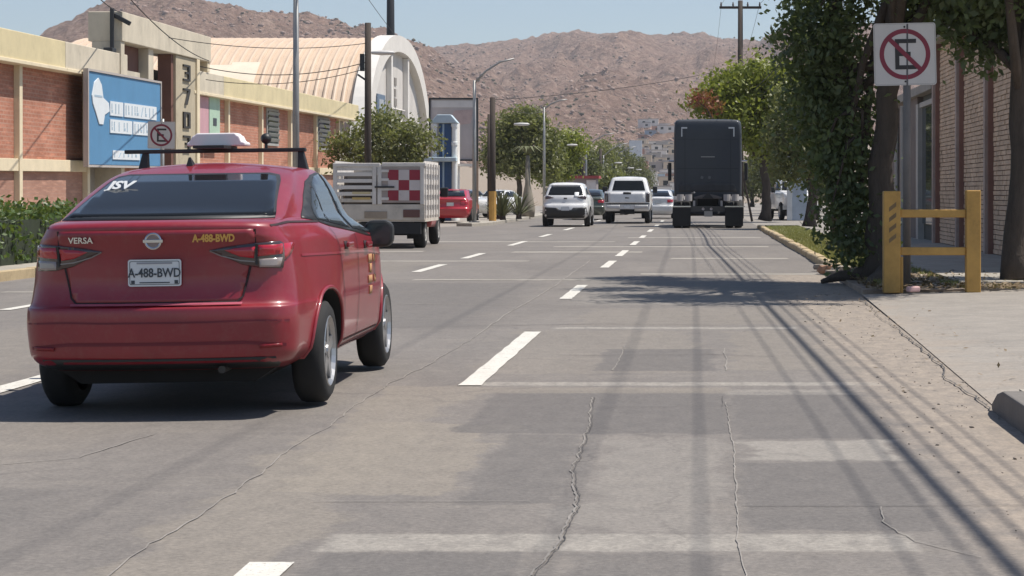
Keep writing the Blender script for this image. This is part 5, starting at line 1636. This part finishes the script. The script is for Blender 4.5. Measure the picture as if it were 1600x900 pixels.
cab_sl = [(1.25, 1.95, 4.35, .93, .90, .8, .1, .2, .02, .2, 0), (1.34, 1.97, 4.2, .915, .885, .8, .12, .2, .02, .2, 0), (1.6, 2.08, 3.9, .84, .82, .74, .14, .2, .03, .15, 0), (1.82, 2.18, 3.6, .765, .745, .68, .15, .2, .03, .12, 0), (1.92, 2.26, 3.4, .70, .68, .62, .15, .2, .03, .1, .01), (1.955, 2.45, 3.2, .55, .52, .5, .15, .2, .03, .1, .02)]
def add_cab(t, sl, paint, wz=(1.38, 1.80), wx=(.70, .60), y0=2.2):
    m0 = shell_mesh('cab', sl, 4, 20); b = bvh_of(m0)
    o = link_mesh('cab', m0, paint, t, True)
    patch('rear_window', [(-wx[0], wz[0]), (wx[0], wz[0]), (wx[1], wz[1]), (-wx[1], wz[1])], 'rear', b, glass, t, .01, .1)
    for sd in ('right', 'left'):
        patch('side_window', [(y0 + .1, wz[0]), (y0 + .25, wz[1] - .03), (y0 + 1.1, wz[1] - .02), (y0 + 1.65, wz[0] + .02)], sd, b, glass, t, .01, .1)
    patch('windscreen', [(-wx[0], wz[0] + .02), (wx[0], wz[0] + .02), (wx[1], wz[1]), (-wx[1], wz[1])], 'front', b, glass, t, .01, .1)
    return b
add_cab(pk, cab_sl, white_car)
MB().box(-.80, .35, .42, .80, 5.0, .56).build('underbody', well, pk)
MB().box(-.3, .0, .40, .3, .3, .60).build('hitch', well, pk)
for s in (-1, 1):
    MB().obox((s * 1.08, 3.75, 1.42), (.2, .1, .26)).build('door_mirror', black_plastic, pk, bevel=.03)
# second pickup, parked facing us on the right
pk2 = copy_tree(pk)
pk2.location = (4.25, 103, .0); pk2.rotation_euler = (0, 0, R(180 + 6))
pk2['label'] = 'white pickup parked nose out on the yard behind the verge trees'
MB().box(-.62, 5.66, .75, .62, 5.74, 1.12).build('grille', chrome, pk2)
MB().box(-.9, 5.64, .5, .9, 5.76, .70).build('front_bumper', M('bumper_pale', (.48, .48, .48), .4), pk2)
# ---------------------------------------------------------------- stake-bed truck
st = empty('stake_truck', (-7.32, 48.3, 0), R(1.0)); tag(st, 'white stake-bed truck with red checkered panel and red cab', 'truck')
stw = M('chipped_white_stakes', (.70, .66, .61), .8, .22, 3, .2)
stg = M('dirty_bed_white', (.60, .54, .46), .8, .3, 2.5, .2)
cab_red = car_paint('faded_red_paint', (.45, .10, .10), 0, .5, .4)
MB().box(-1.04, 0, .62, 1.04, 3.0, .70).build('bed_floor', stg, st)
MB().box(-1.04, -.03, .66, 1.04, .0, 1.02).build('tail_board', stg, st, bevel=.01)
MB().box(-.95, -.02, .34, .95, .10, .60).build('rear_skirt', M('dark_underbody', (.03, .03, .03), .8), st)
for (x0, x1, z0, z1, nm, mt) in ((-.34, .18, .70, .86, 'latch_plate', M('tan_plate', (.36, .29, .22), .7)), (.55, .93, .72, .90, 'tail_light', M('brown_lens', (.14, .06, .05), .4)), (-.98, -.80, .66, .82, 'tail_light', M('brown_lens', (.14, .06, .05), .4))):
    MB().box(x0, -.055, z0, x1, -.031, z1).build(nm, mt, st, bevel=.008)
# stakes rear: posts and slats
for x_ in (-1.02, -.12, .0, .98):
    MB().box(x_ - .04, -.05, 1.02, x_ + .05, .02, 1.94).build('stake_post', stw, st, bevel=.006)
yel = M('yellow_board', (.58, .42, .16), .7)
for i, z_ in enumerate((1.07, 1.22, 1.37, 1.52, 1.67, 1.80)):
    MB().box(-.97, -.035, z_, -.165, -.01, z_ + .085).build('slat', stw if i not in (0,) else stg, st, bevel=.004)
for (z0, mt) in ((1.13, yel), (1.26, M('pale_yellow_board', (.62, .52, .30), .7))):
    MB().box(-.62, -.05, z0, -.2, -.036, z0 + .05).build('board_mark', mt, st)
MB().box(-1.06, -.06, 1.885, .02, .03, 1.97).build('top_rail', stw, st, bevel=.01)
MB().box(.06, -.06, 1.90, 1.06, .03, 1.98).build('top_rail', stw, st, bevel=.01)
MB().box(.06, -.03, 1.06, .95, -.005, 1.88).build('rear_gate_panel', M('greyish_gate_panel', (.40, .34, .31), .8, .25, 3), st)
ck_r = M('checker_red', (.30, .025, .045), .6, .15, 4); ck_w = M('checker_white', (.60, .54, .52), .6, .15, 4)
for r_ in range(3):
    for c_ in range(3):
        x0, z0 = .20 + c_ * .245, 1.11 + r_ * .235
        MB().box(x0, -.042, z0, x0 + .243, -.031, z0 + .233).build('checker_square', ck_r if (r_ + c_) % 2 == 0 else ck_w, st)
for i, z_ in enumerate((1.12, 1.34, 1.56, 1.76)):
    MB().box(.04, -.05, z_, .22, -.037, z_ + .06).build('slat', stw, st)
MB().box(-.10, -.075, 1.40, .35, -.055, 1.44).build('gate_latch', dark_metal, st)
# sides
for s in (-1, 1):
    for i in range(6):
        MB().box(s * 1.04 - .02, .06 + i * .56, .70, s * 1.04 + .03, .14 + i * .56, 1.96).build('stake_post', stw, st)
    for z_ in (.76, 1.0, 1.24, 1.48, 1.72, 1.90):
        MB().box(s * 1.02 - .012, .03, z_, s * 1.02 + .012, 2.98, z_ + .12).build('slat', stw, st)
MB().box(-1.0, 2.9, .7, 1.0, 2.96, 1.95).build('front_board', stg, st)
MB().box(-.9, .5, .7, .9, 2.7, 1.72).build('bed_shade_box', M('bed_shade_dark', (.05, .045, .042), .9, .4, 3), st, bevel=.1)  # added dark box stands in for the shade seen between the slats
tc_sl = [(.45, 3.1, 5.3, .84, .84, .7, .05, .25, .02, .2, 0), (.75, 3.08, 5.4, .90, .90, .72, .06, .25, .02, .2, 0), (1.0, 3.08, 5.35, .92, .90, .72, .06, .25, .02, .2, 0), (1.12, 3.1, 4.7, .90, .89, .72, .08, .2, .02, .2, 0), (1.4, 3.14, 4.35, .82, .81, .68, .1, .2, .02, .15, 0), (1.62, 3.2, 4.1, .75, .74, .62, .12, .2, .02, .12, 0), (1.70, 3.3, 3.95, .6, .58, .5, .12, .2, .02, .1, .01)]
tm = shell_mesh('truck_cab', tc_sl, 4, 20)
tb = bvh_of(tm)
tm = cut(tm, arches(4.45, 4.45 + 10, .42, .5, 1.4, .36)[:2], cab_red, well)
link_mesh('cab', tm, None, st, True)
for sd in ('right', 'left'):
    patch('side_window', [(3.3, 1.12), (3.38, 1.55), (3.9, 1.55), (4.35, 1.15)], sd, tb, glass, st, .01, .1)
patch('windscreen', [(-.7, 1.14), (.7, 1.14), (.58, 1.56), (-.58, 1.56)], 'front', tb, glass, st, .01, .1)
MB().obox((1.08, 3.95, 1.30), (.2, .09, .24)).build('door_mirror', black_plastic, st, bevel=.03)
MB().tube([(.86, 4.0, 1.2), (1.06, 3.96, 1.28)], .015, 6).build('mirror_arm', black_plastic, st)
for s in (-1, 1):
    wheel(st, s * .84, .85, .36, .26, s, 6, .21, M('steel_wheel', (.35, .34, .32), .6, .2, 5), 20)
    wheel(st, s * .78, 4.45, .36, .22, s, 6, .21, M('steel_wheel', (.35, .34, .32), .6, .2, 5), 20)
    MB().box(s * .72 - .14, .42, .22, s * .72 + .14, .44, .60).build('mudflap', black_rubber, st)
MB().box(-.5, .1, .45, .5, 4.9, .61).build('chassis_frame', well, st)
MB().tube([(-.75, .85, .36), (.75, .85, .36)], .07, 8).build('rear_axle', well, st)

# ---------------------------------------------------------------- dark tractor unit (bobtail)
tk = empty('tractor_truck', (.37, 76, 0), R(-.3)); tag(tk, 'dark sleeper-cab tractor unit without trailer seen from behind', 'truck')
tdark = M('dark_slate_truck_paint', (.030, .037, .048), .55, .15, 1.5, 0, 0, .15)
sl_ = [(1.12, 3.0, 5.6, 1.24, 1.24, 1.15, .10, .3, .01, .1, 0), (1.3, 2.98, 5.7, 1.27, 1.27, 1.17, .10, .3, .01, .1, 0), (2.4, 2.98, 5.6, 1.28, 1.28, 1.18, .10, .3, .01, .1, 0), (3.6, 2.98, 5.3, 1.27, 1.27, 1.16, .12, .3, .01, .1, 0), (3.92, 3.0, 5.0, 1.25, 1.24, 1.12, .14, .3, .01, .1, 0), (4.02, 3.06, 4.8, 1.18, 1.17, 1.05, .16, .3, .01, .1, .01), (4.05, 3.2, 4.6, .95, .95, .9, .16, .3, .01, .1, .01)]
sm_ = shell_mesh('sleeper', sl_, 4, 16); sb_ = bvh_of(sm_)
o = link_mesh('sleeper_cab', sm_, tdark, tk, True)
sm_.set_sharp_from_angle(angle=R(40))
hood_sl = [(.55, 5.2, 8.2, 1.1, 1.1, .9, .1, .3, .02, .2, 0), (1.0, 5.1, 8.3, 1.2, 1.2, .95, .1, .35, .02, .2, 0), (1.6, 5.0, 8.1, 1.15, 1.15, .85, .1, .35, .02, .2, 0), (1.85, 5.0, 7.4, .95, .95, .7, .1, .3, .02, .2, 0)]
link_mesh('hood', shell_mesh('hood', hood_sl, 4, 14), tdark, tk, True)
wmark = M('reflective_white', (.62, .64, .64), .5)
for s in (-1, 1):
    MB().box(s * 1.0 - .22 * (s > 0) , 2.955, 3.70, s * 1.0 + .22 * (s < 0), 2.972, 3.755).build('corner_mark', wmark, tk)
    MB().box(s * 1.0 - .04 * (s > 0), 2.953, 3.40, s * 1.0 + .04 * (s < 0), 2.970, 3.6985).build('corner_mark', wmark, tk)
seam_t = M('truck_panel_seam', (.012, .015, .02), .6)
for x_ in (-.86, .86):
    seam('panel_seam', [(x_, 1.3), (x_, 3.85)], 'rear', sb_, .02, seam_t, tk, .004, .2)
seam('panel_seam', [(-1.15, 2.2), (1.15, 2.2)], 'rear', sb_, .02, seam_t, tk, .004, .2)
seam('panel_seam', [(-1.15, 3.3), (1.15, 3.3)], 'rear', sb_, .015, seam_t, tk, .004, .2)
patch('dust_film', [(-1.1, 1.32), (1.1, 1.32), (1.0, 1.62), (.2, 1.72), (-.6, 1.6), (-1.05, 1.7)], 'rear', sb_, M('truck_road_grime', (.055, .055, .056), .85, .35, 3), tk, .003, .15, skirt=.004)
MB().box(-.26, 2.955, 2.62, .26, 2.974, 2.655).build('grab_rail', grey_metal, tk)
for x_ in (-.22, .06):
    MB().obox((x_, 2.965, 1.86), (.10, .02, .10), (0, .4, 0)).build('hose_coupling', M('greyish_coupling', (.10, .11, .12), .6), tk)
for s in (-1, 1):
    MB().box(s * .44 - .045, .3, .82, s * .44 + .045, 5.4, 1.06).build('chassis_rail', dark_metal, tk)
    for yw in (.72, 2.05):
        tw_ = MB().lathe([(-.30, .3), (-.30, .48), (-.27, .515), (-.04, .52), (-.02, .45), (.02, .45), (.04, .52), (.27, .515), (.30, .48), (.30, .3)], 26, 'x').build('wheel', black_rubber, tk, smooth=True)
        tw_.location = (s * .95, yw, .52)
        MB().lathe([(s * .29, .001), (s * .2, .12), (s * .1, .2), (s * .29, .29), (s * .30, .3)], 20, 'x').build('rim', alloy, tw_)
    MB().box(s * .95 - .33, .05, .08, s * .95 + .33, .07, .80).build('mudflap', black_rubber, tk)
    MB().box(s * .98 - .36, .035, .765, s * .98 + .36, .10, .81).build('mudflap_bar', chrome, tk)
    # quarter fender arcs
    V, fs_ = [], []
    for i in range(9):
        a = R(20 + 140 * i / 8)
        for x_ in (s * .66, s * 1.26):
            V.append((x_, 1.38 + .98 * math.cos(a), .48 + .68 * math.sin(a)))
    for i in range(8): fs_.append((2 * i, 2 * i + 1, 2 * i + 3, 2 * i + 2))
    fo = MB().add(V, fs_).build('fender', M('grey_fender', (.20, .19, .185), .5, .15, 3), tk, smooth=True)
    sm2 = fo.modifiers.new('s', 'SOLIDIFY'); sm2.thickness = .02
    for x_ in (s * .70, s * 1.0):
        MB().tube([(x_, .30, .98), (x_, .32, 1.22)], .13, 12).build('air_tank_end', M('pale_grey_tank', (.36, .34, .33), .5, .15, 4), tk)
MB().box(-.62, .10, .60, .62, .16, .80).build('rear_crossmember', M('crossmember_dark', (.06, .058, .055), .7), tk)
MB().box(-.13, .06, .42, .17, .085, .62).build('number_plate', M('dusty_plate', (.32, .31, .29), .7), tk)
for x_ in (-.17, .12):
    MB().lathe([(0, .001), (-.02, .05)], 14, 'y', (x_, .095, .70)).build('tail_light', M('pale_lens', (.45, .40, .38), .3), tk)
MB().prism([(-.52, 1.06), (-.40, 1.16), (-.15, 1.22), (.15, 1.22), (.40, 1.16), (.52, 1.06)], 'y', .9, 1.9).build('fifth_wheel_plate', M('greasy_plate', (.16, .14, .13), .5, .3, 3), tk)
MB().prism([(-.22, 1.07), (.22, 1.07), (0, 1.30)], 'y', .6, .9).build('fifth_wheel_ramp', M('dark_grease', (.03, .028, .026), .5), tk)
for s in (-1, 1):
    MB().obox((s * .36, .62, 1.14), (.30, .3, .05), (0, s * .25, 0)).build('coupling_ramp', M('greasy_plate', (.16, .14, .13), .5, .3, 3), tk)
    MB().box(s * .50 - .04, .17, .62, s * .50 + .04, .21, 1.0).build('frame_horn', M('pale_grey_tank', (.36, .34, .33), .5), tk)
MB().tube([(-.75, 2.9, 1.05), (-.6, 2.7, 1.25), (-.5, 2.4, 1.3)], .035, 8).build('air_hose', M('grey_hose', (.25, .24, .23), .6), tk)
for s in (-1, 1):
    MB().box(s * 1.48 - .07, 5.4, 1.75, s * 1.48 + .07, 5.5, 2.45).build('door_mirror', black_plastic, tk, bevel=.03)
    MB().tube([(s * 1.1, 5.4, 2.5), (s * 1.52, 5.45, 2.52)], .03, 6).build('mirror_arm', chrome, tk)
    fw = MB().lathe([(-.15, .3), (-.15, .48), (-.12, .52), (.12, .52), (.15, .48), (.15, .3)], 24, 'x').build('wheel', black_rubber, tk, smooth=True)
    fw.location = (s * 1.02, 6.9, .52)
    MB().tube([(s * 1.0, 3.0, .70), (s * 1.0, 5.0, .70)], .30, 14).build('fuel_tank', chrome, tk, smooth=True)
MB().tube([(-.95, .72, .52), (.95, .72, .52)], .08, 8).build('axle', dark_metal, tk)
MB().tube([(-.95, 2.05, .52), (.95, 2.05, .52)], .08, 8).build('axle', dark_metal, tk)
# ================================================================== STREET FURNITURE
sign_white = M('sign_white', (.60, .57, .545), .55, .08, 3)
sign_red = M('sign_red', (.22, .022, .045), .5, .1, 4)
sign_black = M('sign_black', (.025, .022, .022), .5, .1, 4)
def no_parking(name, label, x, y, zc, size, post_r, z0, roll=0, postm=None, dx=.02):
    t = empty(name, (x, y, z0)); tag(t, label, 'sign')
    MB().tube([(dx, .03, 0), (dx, .03, zc + size * .4)], post_r, 10).build('post', postm or grey_metal, t, smooth=True)
    k = size / .82
    pl = MB().prism(rounded_rect(size, size, .035 * k, 5), 'y', -.006, 0).build('sign_plate', sign_white, t)
    pl.location = (0, -.01, zc - z0); pl.rotation_euler = (0, roll, 0)
    rim = rounded_rect(size - .02 * k, size - .02 * k, .03 * k); rin = rounded_rect(size - .035 * k, size - .035 * k, .026 * k); n = len(rim)
    MB().add([(p[0], -.0075, p[1]) for p in rim] + [(p[0], -.0075, p[1]) for p in rin], [(i, (i + 1) % n, n + (i + 1) % n, n + i) for i in range(n)]).build('sign_border', M('sign_rim_grey', (.42, .40, .38), .6), pl)
    ro, ri = .335 * k, .275 * k
    n = 48
    V = [(r * math.cos(2 * PI * i / n), -.0088, r * math.sin(2 * PI * i / n)) for r in (ro, ri) for i in range(n)]
    MB().add(V, [(i, (i + 1) % n, n + (i + 1) % n, n + i) for i in range(n)]).build('red_ring', sign_red, pl)
    e = MB()
    for (x0, z0_, x1, z1) in ((-.13, -.20, -.075, .20), (-.0749, .145, .15, .20), (-.0749, -.20, .15, -.145), (-.0749, -.025, .075, .03)):
        e.box(x0 * k, -.0095, z0_ * k, x1 * k, -.0080, z1 * k)
    e.build('letter_e', sign_black, pl)
    L = ri + ro
    MB().obox((0, -.0115, 0), (L * 1.0, .003, .058 * k), (0, R(45), 0)).build('red_slash', sign_red, pl)
    for zz in (.36, -.36):
        MB().lathe([(-.008, .0005), (-.012, .012 * k), (-.006, .014 * k)], 10, 'y', (0, 0, zz * k)).build('bolt', dark_metal, pl)
    return t
no_parking('no_parking_sign', 'large square no-parking sign on a grey post by the yellow barrier', 2.665, 27.0, 3.07, .80, .05, .07, R(-1.2), M('weathered_post', (.17, .155, .145), .7, .25, 3), .03)
no_parking('no_parking_sign', 'no-parking sign standing in front of the blue billboard', -11.85, 46.4, 2.56, .60, .035, .12, R(1.0))
# yellow pipe-and-post barrier
br_ = empty('yellow_barrier', (2.42, 26.2, .04)); tag(br_, 'yellow steel barrier of two square posts and two rails beside the driveway', 'barrier')
MB().box(-.105, -.1, 0, .105, .1, 1.27).build('post', yellow_paint, br_, bevel=.012)
MB().box(.925, -.09, 0, 1.105, .09, 1.28).build('post', yellow_paint, br_, bevel=.012)
MB().box(.106, -.05, .94, .924, .05, 1.04).build('rail', yellow_paint, br_, bevel=.012)
MB().box(.106, -.05, .47, .924, .05, .57).build('rail', yellow_paint, br_, bevel=.012)
blk = M('worn_black_stripe', (.20, .13, .06), .7, .4, 8)
for i in range(4):
    z_ = .62 + i * .13
    V = [(-.04, -.1025, z_), (.05, -.1025, z_ + .07), (.05, -.1025, z_ + .125), (-.04, -.1025, z_ + .055)]
    MB().add(V, [(0, 1, 2, 3)]).build('painted_stripe', blk, br_)
MB().box(.11, -.07, 0, .14, -.03, .45).build('stay', yellow_paint, br_)

# utility poles
def pole(name, label, x, y, h, r0=.15, r1=.1, foot=None, lean=0, arms=None, group=None):
    t = empty(name, (x, y, 0)); tag(t, label, 'utility pole', group)
    MB().tube([(0, 0, 0), (lean * .5, 0, h * .5), (lean, 0, h)], [r0, (r0 + r1) / 2, r1], 12).build('shaft', wood_pole, t, smooth=True)
    if foot: MB().tube([(0, 0, 0), (0, 0, foot)], r0 + .012, 12).build('painted_foot', yellow_paint, t)
    for (z, w) in (arms or ()):
        a = MB().box(-w / 2, -.06, z - .06, w / 2, .06, z + .06).build('crossarm', wood_pole, t)
        for q in (-.92, -.35, .35, .92):
            MB().lathe([(0, .03), (.05, .05), (.10, .05), (.12, .035), (.2, .03), (.22, .001)], 10, 'z', (q * w / 2, 0, z + .06)).build('insulator', M('brown_insulator', (.10, .07, .06), .3), a)
    return t
pole('utility_pole', 'tall wooden utility pole with crossarm behind the yellow-green tree', 2.14, 105, 10.9, .17, .12, arms=((10.55, 2.1),))
pB = pole('utility_pole', 'wooden utility pole hidden in the ficus foliage beside the verge', 3.45, 52, 10.6, .17, .13, arms=((10.2, 2.1),))
pl_ = pole('utility_pole', 'dark wooden utility pole rising behind the stake truck', -10.6, 67.5, 6.75, .12, .10)
MB().box(-.25, -.08, 5.2, -.12, .08, 5.75).build('pole_box', dark_metal, pl_)
MB().obox((-.2, -.02, 5.0), (.3, .06, .06), (0, .6, 0)).build('pole_bracket', dark_metal, pl_)
pole('utility_pole', 'wooden utility pole with a yellow-painted foot on the pavement island', -8.42, 86.2, 5.2, .14, .11, foot=1.35)
pole('utility_pole', 'thin dark pole between the billboard and the yellow-footed pole', -9.6, 96.5, 4.9, .07, .06)
pole('utility_pole', 'dark wooden pole beside the first curved lamp on the island', -8.6, 158, 4.6, .14, .12)
pole('utility_pole', 'dark wooden pole between the two far lamps', -8.6, 186, 5.2, .14, .12)
# street lamps
def lamp(label, x, y, h, arm, zr, r=.075):
    t = empty('street_lamp', (x, y, .12)); tag(t, label, 'street lamp', None)
    MB().tube([(0, 0, 0), (0, 0, h * .5), (0, 0, h)], [r * 1.15, r, r * .75], 12).build('shaft', grey_metal, t, smooth=True)
    MB().box(-.2, -.2, -.05, .2, .2, .05).build('base_plate', grey_metal, t)
    a = MB().tube([(0, 0, h - .1), (arm * .3, 0, h + zr * .45), (arm * .65, 0, h + zr * .85), (arm, 0, h + zr)], [r * .65, r * .55, r * .5, r * .45], 8).build('arm', grey_metal, t, smooth=True)
    MB().lathe([(-.02, .001), (0, .07), (.25, .11), (.55, .09), (.62, .001)], 12, 'x', (arm, 0, h + zr)).build('lamp_head', M('lamp_head_grey', (.50, .49, .47), .5), t, smooth=True).scale = (1, 1, .6)
    return t
lamp('tall grey street lamp post in front of the brick building', -10.6, 55.4, 7.2, 2.0, .9, .085)
lamp('grey street lamp with long curved arm behind the billboard', -8.72, 82.0, 5.55, 1.55, .85)
lamp('grey street lamp with curved arm in front of the tall street tree', -8.7, 119, 6.0, 1.3, .45)
lamp('curved-arm lamp standing past the white crossover', -8.65, 163, 4.8, 2.2, 1.0)
lamp('curved-arm lamp between the far lamps of the island', -8.6, 192, 4.6, 2.2, 1.1)
lamp('last curved-arm lamp on the pavement island', -8.6, 211, 4.6, 2.4, 1.2)
# blue-white post at the yard entrance
bw = empty('gate_post', (4.25, 97, 0)); tag(bw, 'pale blue and white gate post beside the parked white pickup', 'post')
MB().box(-.12, -.12, 0, .12, .12, 3.0).build('post', M('pale_post_white', (.58, .60, .62), .7), bw, bevel=.02)
MB().box(.125, -.08, 0, .8, -.02, 2.0).build('gate_panel', M('pale_blue_gate', (.36, .42, .50), .7), bw)

# agaves / palm clump on the island
def agave(x, y, n, L, label, seed):
    t = empty('agave', (x, y, .1)); tag(t, label, 'plant', 'spiky plants on the pavement island')
    rr = random.Random(seed)
    am = M('agave_leaf', (.11, .12, .05), .7, .3, 2)
    V, fs_ = [], []
    mb = MB()
    for i in range(n):
        a = rr.uniform(0, 2 * PI); e = rr.uniform(.35, 1.35)
        l = L * rr.uniform(.75, 1.1)
        d = Vector((math.cos(a) * math.cos(e), math.sin(a) * math.cos(e), math.sin(e)))
        s = Vector((-math.sin(a), math.cos(a), 0)) * .035
        p0 = Vector((0, 0, .15)); p1 = p0 + d * l * .55; p2 = p0 + d * l + Vector((0, 0, -.12 * l))
        mb.add([p0 - s, p0 + s, p1 + s * 1.2, p1 - s * 1.2, p2], [(0, 1, 2, 3), (3, 2, 4)])
    mb.build('leaves', am, t)
    MB().tube([(0, 0, 0), (0, 0, .3)], [.14, .10], 8).build('stem', bark, t)
for i, (x_, y_) in enumerate(((-8.3, 89.5), (-8.7, 92.0), (-8.05, 94.5))):
    agave(x_, y_, 60, 1.35, ['spiky agave clump right behind the yellow-footed pole', 'spiky agave clump in the middle of the row on the pavement island', 'spiky agave clump beside the bottle-shaped palm trunk'][i], i)
# bottle-shaped trunk
bt = empty('bottle_palm', (-8.25, 102, .1)); tag(bt, 'pale bottle-shaped palm trunk standing on the pavement island', 'tree')
MB().tube([(0, 0, 0), (0, 0, .4), (0, 0, 1.0), (0, 0, 1.6), (0, 0, 3.0)], [.32, .36, .26, .14, .09], 12).build('trunk', M('pale_palm_trunk', (.26, .23, .18), .9, .25, 4, .3), bt, smooth=True)
mb = MB()
rr = random.Random(3)
for i in range(16):
    a = 2 * PI * i / 16; d = Vector((math.cos(a), math.sin(a), 0))
    s = Vector((-d.y, d.x, 0)) * .06
    p0 = Vector((0, 0, 3.0)); p1 = p0 + d * .5 + Vector((0, 0, .45)); p2 = p0 + d * 1.1 + Vector((0, 0, .1))
    mb.add([p0 - s, p0 + s, p1 + s, p1 - s, p2], [(0, 1, 2, 3), (3, 2, 4)])
mb.build('fronds', M('agave_leaf', (.11, .12, .05), .7, .3, 2), bt)

# ---- overhead cables (real ones: they draw the shadows on the lane)
cab_root = None
def cable(label, p0, p1, sag, r, n=26, grp=None):
    p0, p1 = Vector(p0), Vector(p1)
    pts = []
    for i in range(n + 1):
        t = i / n
        q = p0.lerp(p1, t); q.z -= sag * 4 * t * (1 - t)
        pts.append(q)
    o = MB().tube(pts, r, 5).build('overhead_cable', cloth_black)
    tag(o, label, 'cable', grp)
    return o
G1 = 'cables strung along the verge poles'
YB, YC = 52, -12
lowlab = 'black low-slung telephone cable strung along the verge poles'
thin = 'thin overhead line strung along the verge poles'
K = math.cos(SUN_AZ) / math.tan(SUN_EL)        # sideways shadow drift per metre of height
for i, (xe, tgt, r) in enumerate(((3.40, 1.02, .015), (3.46, 1.055, .015), (3.55, 1.19, .010), (3.44, .92, .008), (3.42, .70, .007), (3.52, 1.34, .009), (3.56, 1.46, .007))):
    zn = (xe - tgt) / K                          # height over the lane near the driveway
    zC, zB = zn - .60, zn + 1.5
    cable(lowlab, (xe - .05, YB, zB), (xe + .05, YC, zC), .1, r, grp=G1)
    cable(lowlab, (xe - .05, YB, zB), (2.2 + (xe - 3.45), 105, zB - .3), .5, r, grp=G1)
for i, (xo, z, r) in enumerate(((-.95, 10.3, .007), (.05, 7.3, .008), (.95, 10.3, .009))):
    cable(thin, (3.45 + xo, YB, z + .2), (3.50 + xo, YC, z), .1, r, grp='thin lines on the verge poles')
    cable(thin, (3.45 + xo, YB, z + .2), (2.14 + xo, 105, z + .4), .4, r, grp='thin lines on the verge poles')
    cable(thin, (2.14 + xo, 105, z + .4), (2.0 + xo, 165, z), .6, r, grp='thin lines on the verge poles')
G2 = 'service wires on the brick building side'
lab2 = 'thin dark service wire running from the pole to the brick building'
cable(lab2, (-10.6, 67.5, 6.1), (-15.8, 62, 5.9), .25, .012, grp=G2)
cable(lab2, (-10.6, 67.5, 5.5), (-15.8, 66.5, 5.3), .35, .014, grp=G2)
cable(lab2, (-10.6, 67.5, 5.3), (-15.7, 67, 4.9), .3, .012, grp=G2)
cable('thin wire climbing from the service mast past the portal', (-15.6, 67, 5.5), (-11.2, 36.0, 6.5), .5, .014, grp=G2)
cable('thin wire climbing from the service mast past the portal', (-15.7, 57.2, 6.2), (-11.2, 35.5, 6.3), .4, .014, grp=G2)
cable('thin wire crossing the street far ahead below the hills', (-8.42, 86.2, 5.1), (2.14, 105, 7.6), .25, .014)
cable('thin wire running from the thin pole to the yellow-footed pole', (-8.42, 86.2, 5.0), (-8.7, 119, 5.9), .25, .012)
cable('thin wire rising over the vaulted hall to the sky', (-14.5, 100, 8.9), (-11.0, 60.0, 9.2), .1, .012)

# ---- haze
HAZE = 0.00015
hz = MB().box(-3900, -250, -2, 3900, 3600, 330).build('haze', None)
hm_ = bpy.data.materials.new('haze_air'); hm_.use_nodes = True
nt = hm_.node_tree
for n_ in list(nt.nodes):
    if n_.type == 'BSDF_PRINCIPLED': nt.nodes.remove(n_)
pv = nt.nodes.new('ShaderNodeVolumePrincipled')
pv.inputs['Color'].default_value = (.86, .90, .95, 1)
pv.inputs['Density'].default_value = HAZE
pv.inputs['Anisotropy'].default_value = .2
nt.links.new(pv.outputs[0], nt.nodes['Material Output'].inputs['Volume'])
hz.data.materials.append(hm_)
tag(hz, 'thin pale haze filling the air over the street and hills', 'haze', kind='stuff')
